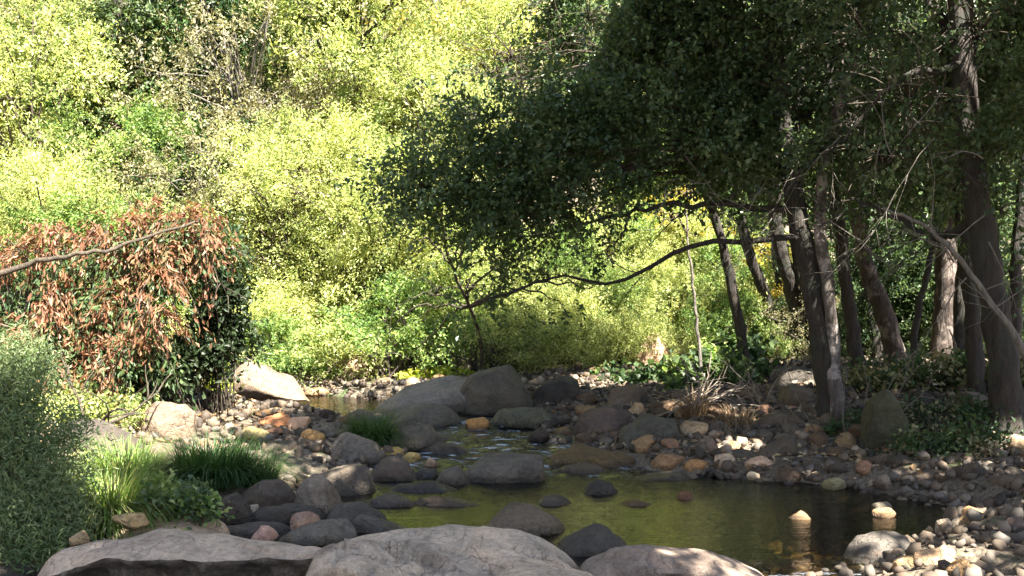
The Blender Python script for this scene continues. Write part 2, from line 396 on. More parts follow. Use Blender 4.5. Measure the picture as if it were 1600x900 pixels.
# the pale slabs in front of the viewer
def bed_slab(label, back, Yr, lip, Yf, color, seed, depth_back=.25, under=.10, relief=1.0, face=False):
    """bedrock slab: a nearly level top between its back edge and its front lip, an undercut broken face below the lip"""
    nU, nT = 150, 44
    x0, x1 = back[0][0], back[-1][0]; px = np.linspace(x0, x1, nU)
    zb = CZ - (np.interp(px, *zip(*back)) - 450) / F * Yr; zl = CZ - (np.interp(px, *zip(*lip)) - 450) / F * Yf
    for _ in range(4):
        for a in (zb, zl): a[1:-1] = (a[:-2] + 2 * a[1:-1] + a[2:]) / 4
    rows = []; u = (px - x0) / (x1 - x0); edge = sstep(0, .06, u) * (1 - sstep(.94, 1, u)); zbot = -.2
    Yl = Yf + (fbm(np.stack([px * .012 + seed, u * 0, u * 0], -1), 4, seed)) * .05; Yb = Yr + fbm(np.stack([px * .01 + seed, u * 0 + 5, u * 0], -1), 3, seed) * .05
    for t in np.linspace(1, 0, 8)[:-1]: rows.append((Yb + depth_back * t ** .7, zb - (zb - zbot) * t ** 2.2, 0 * u))      # back side
    for t in np.linspace(0, 1, nT):
        z = zb * (1 - t) + zl * t + .03 * np.sin(t * 3.14159) * (1 if seed % 2 else -.6)
        rows.append((Yb * (1 - t) + Yl * t, z, edge * (.15 + .85 * np.sin(min(t * 1.15, 1) * 3.14159 * .5 + .3) ** 2) * (1 - max(0, t - .93) * 9)))
    for t in np.linspace(0, 1, 16)[1:]:                                                                                  # face
        f = fbm(np.stack([px * .02 + seed, u * 0 + t * 3, u * 0], -1), 4, seed + 3)
        rows.append((Yl + under * sstep(0, .22, t) + f * .06 * sstep(0, .12, t), zl + (zbot - zl) * t - 0 * u, 0 * u))
    V = []
    for Yv, z, w_ in rows:
        X = (px - 800) / F * (Yf * .5 + Yr * .5 + (Yv - Yf * .5 - Yr * .5))
        q = np.stack([X * 1.0, Yv * 2.4, u * 0 + seed], -1); f = fbm(q, 3, seed) * 1.9 + u * 1.5
        st = np.floor(f) + sstep(0, .16, f - np.floor(f)) - f
        z = z + relief * w_ * (.035 * st + .03 * fbm(q * .9 + 7, 3, seed + 1) + .006 * fbm(q * 7, 3, seed + 2))
        V.append(np.stack([X, Yv, z], -1))
    V = np.array(V); nR = len(rows); ctr = np.array([V[..., 0].mean(), (Yf + Yr) / 2, 0]); V = V.reshape(-1, 3) - ctr
    i = np.arange(nR - 1)[:, None] * nU; j = np.arange(nU - 1)[None]
    Fq = np.stack([i + j, i + nU + j, i + nU + j + 1, i + j + 1], -1).reshape(-1, 4)
    low = np.stack([np.arange(nU - 1), np.arange(nU - 1) + 1, (nR - 1) * nU + np.arange(nU - 1) + 1, (nR - 1) * nU + np.arange(nU - 1)], -1)
    me = mesh_np('flat_rock', V, np.vstack([Fq, low]), 4); o = link('flat_rock', me, M['rock'], None, ctr); o.color = (*color, 1)
    if face:                                                    # the broken face below the lip takes a darker, mottled rock colour
        me.materials.append(M['darkened']); mi = np.zeros(len(me.polygons), np.int32); mi[(7 + nT - 1) * (nU - 1):(nR - 1) * (nU - 1)] = 1; me.polygons.foreach_set('material_index', mi)
    ROCKS.append((ctr[0], ctr[1], (V[:, 0].max() - V[:, 0].min()) / 2, (Yr - Yf) / 2 + .2)); return tag(o, label, 'rock slab')
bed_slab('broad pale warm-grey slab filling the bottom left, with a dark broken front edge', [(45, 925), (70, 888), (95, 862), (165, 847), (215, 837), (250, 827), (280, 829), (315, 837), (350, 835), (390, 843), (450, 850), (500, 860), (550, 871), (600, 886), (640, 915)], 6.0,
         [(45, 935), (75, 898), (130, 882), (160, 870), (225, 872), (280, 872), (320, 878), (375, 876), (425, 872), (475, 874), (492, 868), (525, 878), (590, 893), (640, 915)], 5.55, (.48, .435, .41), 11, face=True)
profile_rock('flat_rock', [(135, 862), (165, 832), (200, 813), (250, 807), (300, 807), (335, 814), (362, 842)], 6.65, .55, -.05, .1, .5, 12, (.44, .37, .32), 'low pale slab behind the broad corner slab, beside the grass tuft', cat='rock slab', cuts=3, amp=.05)
bed_slab('long hollowed grey slab in the bottom centre with a raised back edge', [(470, 900), (505, 864), (535, 848), (572, 837), (620, 830), (700, 826), (760, 827), (810, 832), (850, 846), (885, 866), (915, 900)], 6.05,
         [(470, 912), (520, 888), (565, 896), (610, 912), (660, 940), (800, 955), (915, 935)], 5.2, (.46, .43, .415), 14, relief=2.4)
profile_rock('flat_rock', [(700, 930), (745, 886), (790, 870), (840, 868), (880, 873), (930, 884), (975, 925)], 5.0, .6, -.1, .1, .6, 14, (.48, .44, .42), 'smooth rounded grey slab cut by the bottom edge, nearest to the viewer', amp=.04, cat='rock slab')
bed_slab('purplish-grey slab dipping into the pool, right end of the front row', [(895, 905), (915, 882), (950, 867), (1005, 857), (1050, 861), (1110, 865), (1150, 877), (1200, 905)], 6.1,
         [(895, 925), (940, 905), (1000, 898), (1060, 900), (1120, 905), (1200, 920)], 5.55, (.28, .25, .25), 17, relief=1.3)
profile_rock('flat_rock', [(-60, 890), (-20, 870), (30, 866), (70, 880), (110, 915)], 5.75, .7, -.15, .1, .5, 16, DARK, 'dark low rock in the bottom left corner under the fine-leaved bush', cat='rock slab')
rock_px('flat_rock', [(1300, 885), (1325, 853), (1360, 834), (1385, 827), (1420, 838), (1450, 872)], 885, 17, (.10, .10, .105), 'dark layered slab with a ridge at the right mouth of the pool', .7, 0, slope=.3, cat='rock slab')
rock_px('flat_rock', [(1470, 850), (1500, 838), (1540, 828), (1600, 826), (1660, 850)], 856, 18, (.16, .16, .165), 'flat grey slab at the right edge above the sandy stones', .5, .05, cat='rock slab')
rock_px('flat_rock', [(1400, 893), (1440, 865), (1500, 858), (1560, 862), (1600, 880)], 893, 19, DARK, 'thin dark slab behind the sandy stones in the bottom right corner', .5, 0, cat='rock slab')
# boulders in and beside the pool
rock_px('boulder', [(736, 836), (752, 812), (785, 791), (815, 785), (845, 788), (872, 804), (888, 834)], 838, 21, (.17, .145, .115), 'rounded brown boulder in the pool just behind the front slabs', .8, 0)
rock_px('boulder', [(862, 864), (880, 838), (905, 825), (935, 822), (962, 826), (980, 842), (988, 864)], 870, 22, (.085, .082, .078), 'smooth dark boulder at the pool edge, right of the brown one', .8, 0)
rock_px('boulder', [(632, 792), (650, 778), (690, 774), (740, 780), (778, 795)], 797, 23, (.12, .09, .06), 'long flat brown rock barely above the water, left of mid pool', .35, -.02)
rock_px('boulder', [(900, 772), (915, 754), (935, 747), (955, 755), (966, 772)], 774, 24, DARK, 'small dark domed rock in the riffle, at the head of the pool', .8, 0)
rock_px('boulder', [(832, 788), (850, 774), (875, 773), (900, 788)], 791, 25, (.12, .11, .10), 'low grey rock awash behind the rounded brown boulder', .6, 0)
rock_px('boulder', [(962, 790), (985, 779), (1010, 778), (1024, 789)], 792, 26, (.2, .13, .07), 'low rusty rock awash in mid pool', .6, 0)
rock_px('boulder', [(1053, 780), (1062, 768), (1077, 767), (1087, 779)], 782, 27, (.26, .13, .06), 'small rust-coloured rock awash right of mid pool', .8, 0)
rock_px('boulder', [(360, 800), (378, 768), (410, 746), (440, 743), (465, 757), (478, 795)], 800, 31, (.10, .082, .065), 'dark brown domed boulder beside the grass tuft, rusty top', .7, .02)
rock_px('boulder', [(458, 800), (470, 758), (490, 742), (512, 740), (528, 758), (538, 795)], 806, 32, (.25, .23, .215), 'light grey domed boulder between two dark ones on the left bank', .7, .02)
rock_px('boulder', [(478, 770), (500, 733), (545, 724), (575, 727), (586, 745), (590, 768)], 771, 33, (.11, .10, .09), 'dark blocky boulder with a flat top, behind the light grey dome', .8, .02, boxy=.5)
rock_px('boulder', [(392, 812), (410, 789), (450, 784), (495, 787), (515, 806)], 814, 34, DARK, 'low dark flat rock below the dark brown dome', .5, .02)
rock_px('boulder', [(505, 818), (520, 790), (548, 782), (575, 790), (600, 805), (626, 822)], 824, 35, (.08, .076, .07), 'wet black rock with a tapered right end at the pool margin', .6, 0)
rock_px('boulder', [(540, 832), (556, 805), (575, 800), (600, 813), (650, 828)], 834, 36, (.12, .115, .11), 'pointed charcoal rock just behind the long bluish slab', .5, 0)
rock_px('boulder', [(432, 850), (455, 828), (490, 812), (525, 807), (550, 812), (560, 834)], 852, 37, (.17, .17, .16), 'egg-shaped grey rock resting against the front slab', .6, .0)
rock_px('boulder', [(325, 812), (345, 775), (372, 768), (395, 790), (400, 812)], 814, 38, (.07, .06, .055), 'jagged dark rock between the leafy herbs and the brown dome', .7, .02)
rock_px('boulder', [(330, 838), (360, 818), (420, 812), (450, 822), (462, 838)], 842, 39, (.075, .07, .07), 'low black rock in the gap behind the broad corner slab', .5, 0)
rock_px('boulder', [(350, 735), (400, 712), (450, 708), (500, 722), (530, 742)], 744, 40, (.13, .125, .11), 'flat dark slab sloping down from the sedge clump', .6, .03)
stone_px(472, 803, 826, 50, 3, PINK, 'pink-orange stone lying on the egg-shaped grey rock', off=.06)
stone_px(408, 824, 846, 44, 5, (.48, .34, .32), 'pinkish-white stone wedged behind the broad corner slab', off=.05)
stone_px(391, 789, 806, 24, 7, (.35, .34, .31), 'small pale stone in the gap under the dark brown dome', off=.02)
stone_px(195, 806, 822, 60, 8, (.45, .35, .2), 'cream stone peeping out behind the low pale slab', off=.18)
stone_px(120, 832, 848, 34, 9, (.42, .34, .22), 'cream stone at the foot of the fine-leaved bush', off=.18)
# stones in the calm water on the right
stone_px(1252, 801, 815, 36, 2, (.27, .21, .15), 'lone cream stone standing in the calm right part of the pool', off=-.01)
stone_px(1386, 797, 812, 38, 4, (.30, .21, .13), 'cream-orange stone in the calm pool, touching a grey one', off=-.01)
stone_px(1383, 786, 801, 36, 6, (.15, .15, .13), 'flat grey stone just behind the cream-orange one in the pool', off=0)
stone_px(1453, 823, 832, 16, 2, CREAM, 'tiny cream stone awash near the right shore of the pool', off=-.01)
for i, (cx, tp, bs, wd, c, lb) in enumerate([
    (1438, 872, 904, 66, (.38, .29, .18), 'sandy rounded stone, leftmost of the bottom right corner heap'),
    (1470, 864, 908, 66, (.42, .32, .23), 'tall peaked sandy stone in the bottom right corner heap'),
    (1506, 868, 898, 44, (.38, .36, .2), 'olive-cream stone right of the peaked sandy stone'),
    (1524, 858, 884, 40, (.42, .33, .2), 'tan stone at the back of the bottom right corner heap'),
    (1522, 884, 912, 58, (.40, .29, .18), 'cream stone cut by the bottom edge under the tan stone'),
    (1578, 878, 904, 70, (.42, .28, .18), 'reddish-tan stone in the bottom right corner'),
    (1572, 862, 880, 50, (.28, .17, .11), 'dull red stone behind the reddish-tan one by the right edge'),
    (1480, 812, 832, 30, (.42, .40, .36), 'pale grey stone at the right shore, left of the orange stone'),
    (1496, 808, 820, 18, (.44, .42, .38), 'small whitish stone at the right shore of the pool'),
    (1528, 794, 816, 40, (.46, .31, .18), 'orange-tan stone on the right shore above the flat grey slab'),
    (1535, 806, 826, 52, (.46, .34, .22), 'broad sandy stone below the orange-tan one on the right shore'),
    (1556, 804, 824, 40, (.44, .40, .34), 'pale stone right of the broad sandy one on the right shore')]):
    stone_px(cx, tp, bs, wd, i * 3 + 1, c, lb, off=.03)
stone_px(1592, 812, 850, 62, 5, (.15, .12, .12), 'purplish rock cut off by the right edge of the picture', .8, 'boulder', 'boulder', off=.06)
# middle distance
rock_px('boulder', [(714, 646), (720, 612), (738, 585), (770, 573), (800, 570), (818, 582), (830, 610), (833, 646)], 650, 41, (.135, .13, .115), 'largest grey boulder in the middle of the stream, rounded top', .75, .0)
rock_px('boulder', [(826, 640), (832, 606), (850, 592), (880, 585), (903, 588), (911, 605), (914, 640)], 643, 42, (.055, .052, .05), 'black boulder with a flat side right beside the largest grey one', .8, .02, boxy=.55)
rock_px('boulder', [(580, 640), (620, 609), (660, 597), (710, 590), (745, 586), (765, 600), (770, 640)], 648, 43, (.25, .25, .255), 'long pale slab leaning against the largest grey boulder', .6, .0, slope=.25)
rock_px('boulder', [(598, 668), (630, 645), (665, 630), (700, 632), (722, 655)], 668, 44, (.13, .13, .12), 'low grey rock under the left foot of the largest boulder', .6, .0)
rock_px('boulder', [(762, 664), (782, 640), (815, 632), (850, 634), (868, 655)], 662, 45, (.12, .13, .10), 'mossy flat rock in front of the largest grey boulder', .55, .04)
rock_px('boulder', [(893, 690), (903, 655), (925, 638), (955, 634), (985, 642), (1005, 665), (1010, 690)], 692, 46, (.12, .095, .095), 'dark purplish boulder on the right side of the riffle', .75, .0)
rock_px('boulder', [(960, 712), (967, 672), (985, 655), (1020, 649), (1052, 655), (1064, 680), (1066, 712)], 714, 47, (.095, .10, .092), 'dark greenish boulder overlapping the purplish one', .75, .0, boxy=.6)
rock_px('boulder', [(718, 752), (735, 722), (770, 710), (810, 707), (850, 710), (850, 745)], 754, 48, (.135, .13, .125), 'smooth grey slab in the middle of the stream below the riffle', .55, .0, boxy=.55)
rock_px('boulder', [(676, 756), (690, 730), (712, 720), (730, 735), (738, 756)], 758, 49, (.12, .115, .11), 'small grey rock touching the left end of the smooth mid-stream slab', .7, .0)
rock_px('boulder', [(570, 750), (585, 722), (610, 711), (640, 718), (655, 748)], 752, 50, (.10, .085, .08), 'dark brown rock left of the small riffle below the sedge', .6, .0)
rock_px('boulder', [(500, 722), (508, 690), (530, 673), (560, 670), (585, 683), (597, 718)], 724, 51, (.165, .165, .17), 'blue-grey boulder with a sloping face, left of the sedge clump', .7, .03)
rock_px('boulder', [(600, 700), (612, 672), (640, 655), (672, 660), (690, 680), (700, 700)], 703, 52, (.115, .11, .10), 'dark grey rock right of the sedge clump', .7, .0)
rock_px('boulder', [(425, 715), (440, 690), (470, 682), (500, 692), (515, 712)], 717, 53, (.10, .085, .07), 'dark brown rock left of the blue-grey boulder', .6, .04)
rock_px('boulder', [(600, 645), (640, 628), (690, 628), (715, 648)], 655, 54, (.17, .165, .16), 'small slab at the water below the long pale slab', .5, .0)
rock_px('boulder', [(218, 684), (222, 645), (245, 628), (275, 625), (298, 636), (314, 655), (306, 684)], 688, 55, (.20, .165, .145), 'wedge-shaped pinkish-grey boulder with a dark undercut on the left bank', .8, None)
rock_px('boulder', [(60, 715), (90, 668), (125, 650), (160, 655), (200, 675), (240, 712)], 718, 56, (.055, .05, .048), 'large dark boulder half hidden by the left bank plants', .6, None)
rock_px('boulder', [(170, 720), (215, 690), (260, 692), (300, 712)], 722, 57, (.15, .13, .12), 'low brownish rock between the large dark boulder and the grass', .6, None)
rock_px('boulder', [(348, 618), (362, 582), (384, 562), (402, 566), (425, 576), (460, 592), (487, 616)], 620, 58, (.20, .165, .145), 'sunlit pale pointed rock at the far bank below the willows', .7, .12, boxy=.9, cuts=2, amp=.04)
rock_px('boulder', [(355, 640), (395, 625), (440, 622), (480, 632), (500, 642)], 646, 59, (.24, .20, .17), 'flat brown slab at the near side of the far calm water', .4, .02)
rock_px('boulder', [(945, 634), (958, 608), (985, 596), (1008, 598), (1014, 630)], 636, 60, (.17, .14, .12), 'brown tilted rock under the broad-leaved ground cover', .8, None)
rock_px('boulder', [(1168, 716), (1195, 695), (1235, 674), (1262, 670), (1268, 690), (1250, 714)], 716, 61, (.10, .09, .08), 'dark wedge slab on the right gravel bar pointing to the pool', .5, None, slope=.3)
rock_px('boulder', [(1210, 632), (1222, 604), (1245, 597), (1268, 606), (1276, 632)], 634, 62, (.15, .13, .10), 'brown rounded boulder at the left foot of the two-toned trunk', .8, None)
rock_px('boulder', [(1200, 600), (1210, 578), (1240, 570), (1270, 575), (1280, 598)], 602, 63, (.05, .045, .04), 'nearly black rock between the thin trunks and the two-toned one', .8, None)
rock_px('boulder', [(1338, 700), (1345, 650), (1362, 615), (1382, 603), (1400, 622), (1415, 660), (1424, 698)], 702, 64, (.07, .08, .045), 'mossy dark green boulder right of the two-toned trunk', .7, None)
rock_px('boulder', [(1300, 700), (1308, 678), (1322, 668), (1338, 690)], 702, 65, (.28, .23, .15), 'small tilted tan rock leaning on the mossy dark green boulder', .8, None)
rock_px('boulder', [(845, 730), (870, 704), (905, 695), (950, 698), (985, 708), (1002, 728)], 731, 66, (.15, .11, .045), 'low mossy yellow-brown rock at the foot of the greenish boulder', .4, .0)
rock_px('boulder', [(992, 575), (996, 535), (1008, 518), (1024, 514), (1038, 532), (1044, 572)], 578, 67, (.42, .31, .26), 'sunlit pinkish rock standing among the shrubs of the far bank', .8, None)
rock_px('boulder', [(524, 590), (532, 560), (552, 543), (575, 548), (590, 588)], 592, 68, (.30, .24, .2), 'brown rock under the arching stems of the far willow', .8, None)
FR = [([(600, 770), (625, 755), (680, 752), (720, 768)], 772, DARK, 'flat dark ledge awash behind the long flat brown rock'), ([(560, 790), (590, 772), (640, 775), (660, 790)], 793, (.09, .08, .07), 'flat wet rock right of the dark blocky boulder'),
      ([(655, 705), (680, 690), (715, 692), (735, 706)], 709, (.10, .085, .07), 'flat brown rock left of the riffle head'), ([(860, 735), (890, 722), (930, 724), (960, 738)], 741, (.11, .09, .07), 'flat rock awash below the mossy yellow-brown rock'),
      ([(985, 750), (1010, 738), (1060, 737), (1085, 750)], 752, (.10, .09, .08), 'low grey ledge at the pool head right of the dark domed rock'), ([(400, 700), (425, 688), (465, 690), (490, 702)], 705, (.09, .08, .07), 'flat dark rock behind the right half of the sedge'),
      ([(620, 690), (650, 672), (690, 674), (720, 690)], 693, (.12, .11, .10), 'tilted grey rock between the sedge and the riffle'), ([(520, 655), (560, 640), (605, 642), (630, 656)], 659, (.17, .15, .13), 'long flat rock left of the low grey rock by the big boulder'),
      ([(640, 745), (655, 732), (680, 733), (692, 745)], 748, DARK, 'small black rock beside the dark brown one'), ([(1080, 668), (1110, 655), (1150, 657), (1170, 670)], 673, (.15, .12, .10), 'flat brown rock under the bleached twig tangle'),
      ([(1180, 660), (1205, 645), (1245, 648), (1265, 664)], 667, (.14, .12, .10), 'flat rock left of the foot of the two-toned trunk'), ([(1120, 712), (1150, 700), (1180, 705), (1190, 716)], 718, (.09, .08, .07), 'dark flat rock left of the dark wedge slab'),
      ([(1240, 735), (1265, 722), (1310, 724), (1330, 737)], 739, (.10, .085, .075), 'dark low rock above the pale olive waterline stone'), ([(1400, 745), (1430, 730), (1475, 733), (1500, 748)], 750, (.12, .10, .085), 'brown flat rock right of the upright grey stone'),
      ([(1350, 720), (1370, 706), (1400, 708), (1418, 722)], 724, (.11, .09, .08), 'brown rock below the mossy dark green boulder'), ([(1540, 755), (1565, 738), (1600, 740), (1625, 756)], 760, (.13, .11, .09), 'brown rock at the right edge above the orange-tan stone')]
for i, (sl_, bs, c, lb) in enumerate(FR): rock_px('boulder', sl_, bs, 500 + i, c, lb, .5, 0 if bs > 735 and sl_[0][0] < 1100 else None, boxy=.55)
for i, (cx, tp, bs, wd, c, lb) in enumerate([
    (425, 648, 668, 62, (.46, .24, .13), 'orange stone on the left of the shallows, biggest of its colour'),
    (463, 652, 672, 40, (.48, .36, .3), 'pale pink stone touching the orange stone'),
    (486, 672, 690, 38, (.46, .30, .13), 'orange-cream stone beside the blue-grey boulder'),
    (745, 653, 672, 38, OCHRE, 'ochre stone at the head of the riffle below the grey boulder'),
    (612, 700, 713, 40, (.42, .34, .12), 'yellow-green stone right of the blue-grey boulder'),
    (640, 708, 722, 34, (.46, .38, .16), 'yellow stone above the small dark brown rock'),
    (673, 716, 728, 24, (.55, .42, .36), 'small whitish pink stone left of mid stream'),
    (996, 630, 652, 34, (.46, .36, .24), 'cream stone on top of the gap behind the purplish boulder'),
    (1050, 712, 736, 60, (.33, .22, .13), 'reddish-tan stone in front of the greenish boulder'),
    (1090, 720, 738, 44, (.38, .24, .12), 'orange-brown stone right of the reddish-tan one'),
    (1135, 714, 736, 34, (.5, .42, .34), 'whitish upright stone on the pool margin'),
    (1188, 715, 730, 44, (.52, .40, .33), 'pinkish-cream stone below the dark wedge slab'),
    (1178, 738, 752, 22, (.58, .54, .48), 'small white stone at the waterline right of mid stream'),
    (1308, 748, 766, 38, (.26, .26, .16), 'pale olive stone at the waterline of the gravel bar'),
    (1385, 742, 768, 26, (.20, .18, .17), 'upright grey stone at the waterline of the gravel bar'),
    (1550, 690, 712, 34, (.34, .28, .2), 'beige stone beside the big right trunk'),
    (1105, 682, 708, 38, (.16, .13, .12), 'round purplish-brown stone on the gravel bar right of the greenish boulder'),
    (725, 570, 588, 24, (.5, .42, .34), 'cream stone behind the long pale slab'),
    (395, 668, 690, 44, (.30, .28, .15), 'olive stone behind the dark sedge on the left bank'),
    (640, 600, 612, 30, (.55, .45, .36), 'sunlit cream stone at the far gravel bar above the long pale slab')]):
    stone_px(cx, tp, bs, wd, i * 5 + 2, c, lb)

# ------------------------------------------------------------------ scattered cobbles (each an object) and gravel (stuff)
PAL = {'brown': (.10, .07, .045), 'grey': (.10, .09, .078), 'tan': (.22, .155, .09), 'dark': (.045, .038, .032), 'pinkish': (.27, .17, .125), 'cream': (.36, .29, .21)}
def free(x, y, r, lst, k=.8):
    for (a, b_, rx, ry) in lst:
        if ((x - a) / (rx + r * k)) ** 2 + ((y - b_) / (ry + r * k)) ** 2 < 1: return False
    return True
cob = []; COB = []
def cobbles(n, poly, rr, pal, where, seed, wet=False):
    r = random.Random(seed); xs = [p[0] for p in poly]; ys = [p[1] for p in poly]; done = 0
    def inside(x, y):
        c = False; j = len(poly) - 1
        for i in range(len(poly)):
            if (poly[i][1] > y) != (poly[j][1] > y) and x < (poly[j][0] - poly[i][0]) * (y - poly[i][1]) / (poly[j][1] - poly[i][1]) + poly[i][0]: c = not c
            j = i
        return c
    for t in range(n * 60):
        if done >= n: break
        x = r.uniform(min(xs), max(xs)); y = r.uniform(min(ys), max(ys))
        if not inside(x, y): continue
        a = rr[0] + (rr[1] - rr[0]) * r.random() ** 1.4
        if not free(x, y, a, ROCKS, .55) or not free(x, y, a, cob, .72): continue
        z = h1(x, y)
        if z < W(y) - .09 and not wet: continue
        c = r.choice(pal); k = r.randrange(16)
        o = link('cobble', STONES[k], M['rock'], None, (x, y, z + a * .04)); s = a
        o.scale = (s, s * r.uniform(.65, .95), s * r.uniform(.45, .72)); o.rotation_euler = (r.uniform(-.3, .3), r.uniform(-.3, .3), r.uniform(0, 6.3))
        base = PAL[c]; v = r.uniform(.75, 1.25); o.color = (base[0] * v, base[1] * v, base[2] * v, 1)
        tag(o, None, 'stone', f'cobbles {where}'); COB.append((o, c, x, y, a))
        cob.append((x, y, a, a)); done += 1
cobbles(118, [(1.0, 9.6), (1.7, 9.25), (2.9, 8.75), (3.5, 7.9), (4.6, 7.7), (6.2, 9.5), (5.6, 11.6), (1.4, 12.6), (.6, 11)], (.055, .20), ['brown', 'brown', 'brown', 'grey', 'grey', 'tan', 'dark', 'dark', 'dark', 'pinkish', 'cream'], 'on the shaded gravel bar right of the pool', 3)
cobbles(66, [(-3.8, 12.4), (-1.2, 12.2), (.3, 13.2), (1.8, 14.6), (1.8, 16.2), (-4.4, 16.2), (-4.6, 14.6)], (.06, .18), ['tan', 'pinkish', 'cream', 'brown', 'tan'], 'on the sunlit far bar by the upper water', 4, True)
cobbles(50, [(-4.2, 8.8), (-1.0, 8.6), (-.5, 10.6), (-1.3, 12.2), (-4.4, 12.6)], (.05, .15), ['brown', 'grey', 'tan', 'pinkish', 'dark'], 'between the boulders left of the riffle', 5, True)
cobbles(20, [(2.2, 5.6), (4.2, 5.6), (4.2, 7.6), (3.2, 7.5), (2.5, 6.6)], (.045, .12), ['tan', 'cream', 'brown', 'grey'], 'in the right foreground corner beside the pool', 6)
cobbles(36, [(-1.1, 9.5), (1.2, 9.3), (1.2, 12.6), (-.4, 12.8)], (.07, .20), ['brown', 'dark', 'grey', 'tan'], 'in the riffle between the middle boulders', 7, True)

LM = [(1215, 695, 'dark wedge slab'), (1382, 650, 'mossy dark green boulder'), (1240, 615, 'brown boulder by the two-toned trunk'), (1310, 650, 'foot of the two-toned trunk'), (1575, 660, 'foot of the big right trunk'),
      (1308, 760, 'olive stone at the waterline'), (1385, 755, 'upright grey waterline stone'), (1188, 722, 'pinkish-cream stone'), (1105, 695, 'round purplish-brown stone'), (1015, 680, 'dark greenish boulder'), (950, 665, 'dark purplish boulder'),
      (775, 615, 'largest grey boulder'), (870, 615, 'black flat-sided boulder'), (425, 590, 'sunlit pointed rock'), (265, 655, 'wedge-shaped boulder with the undercut'), (548, 695, 'blue-grey sloping boulder'), (580, 665, 'small mid-stream sedge clump'),
      (330, 715, 'large dark sedge clump'), (425, 660, 'big orange stone'), (612, 730, 'dark brown rock by the riffle'), (785, 730, 'smooth mid-stream slab'), (925, 712, 'mossy yellow-brown rock'), (660, 610, 'long pale slab'), (985, 610, 'brown tilted rock'),
      (1470, 880, 'peaked sandy stone'), (1375, 850, 'dark layered slab'), (1550, 700, 'beige stone by the big right trunk'), (1550, 838, 'flat grey slab at the right edge'), (1480, 690, 'dark green herbs'), (815, 648, 'mossy flat rock'), (680, 582, 'bright yellow-green herbs'),
      (110, 685, 'large dark left bank boulder'), (1150, 640, 'bleached twig tangle'), (1020, 545, 'pinkish rock of the far bank'), (430, 635, 'flat brown slab by the calm water'), (1450, 760, 'bare shore below the dark green herbs'), (300, 600, 'dry pinkish brush')]
lab = {}
for o, c, x, y, a in COB:
    px, py = 800 + x / y * F, 450 + (CZ - o.location.z) / y * F
    d = [((px - q[0]) ** 2 + (2.2 * (py - q[1])) ** 2, q) for q in LM]; dd, q = min(d, key=lambda v: v[0])
    ddx, ddy = px - q[0], (py - q[1]) * 2
    where = ('left of' if ddx < 0 else 'right of') if abs(ddx) > abs(ddy) else ('behind' if ddy < 0 else 'in front of')
    lab.setdefault((c, where, q[2]), []).append((dd, o, a))
ORD = ['nearest', 'second', 'third', 'fourth', 'fifth', 'sixth', 'seventh', 'eighth', 'ninth', 'tenth', 'eleventh', 'twelfth', 'thirteenth', 'fourteenth', 'fifteenth']
for (c, where, nm), v in lab.items():
    v.sort(key=lambda t: t[0])
    for i, (dd, o, a) in enumerate(v):
        sz = 'small' if a < .075 else ('large' if a > .125 else 'medium')
        o['label'] = f'{sz} {c} cobble {where} the {nm}' if len(v) == 1 else f'{ORD[min(i, 14)]} {c} cobble {where} the {nm}'
def pebble_cloud(n, seed):
    r = np.random.default_rng(seed); bm = bmesh.new(); bmesh.ops.create_icosphere(bm, subdivisions=1, radius=1)
    b = np.array([v.co[:] for v in bm.verts]); f = np.array([[v.index for v in q.verts] for q in bm.faces]); bm.free()
    Y = r.uniform(5, 16.8, n * 4) ; x = r.uniform(-6, 8.5, n * 4)
    keep = (np.abs(x) < Y * .5 + .3) & ~((x < -1.9) & (Y < 8.6)); Y = Y[keep][:n]; x = x[keep][:n]; n = len(x)
    z = H(x, Y); sz = .012 + .06 * r.random(n) ** 2.2
    q = r.normal(size=(n, 3, 3)); Q, _ = np.linalg.qr(q)
    sc = np.stack([np.ones(n), r.uniform(.6, 1, n), r.uniform(.4, .8, n)], -1) * sz[:, None]
    j = b[None] * (1 + .18 * r.normal(size=(n, 12, 1)))
    V = np.einsum('nij,nvj->nvi', Q, j * sc[:, None]) + np.stack([x, Y, z + sz * .3], -1)[:, None]
    Fc = f[None] + (np.arange(n) * 12)[:, None, None]
    return mesh_np('gravel', V.reshape(-1, 3), Fc.reshape(-1, 3), 3)
b = NB('gravel_stone'); ge = b.n('ShaderNodeNewGeometry')
b.l(b.ramp(ge.outputs['Random Per Island'], [(.0, (.025, .019, .014)), (.35, (.065, .045, .03)), (.65, (.11, .078, .05)), (.88, (.08, .07, .06)), (1, (.25, .19, .13))]), b.p.inputs['Base Color'])
b.p.inputs['Roughness'].default_value = .8; M['gravel'] = b.m
tag(link('gravel', pebble_cloud(20000, 5), M['gravel']), 'mixed gravel filling the gaps between the stones of the stream banks', 'gravel', kind='stuff')

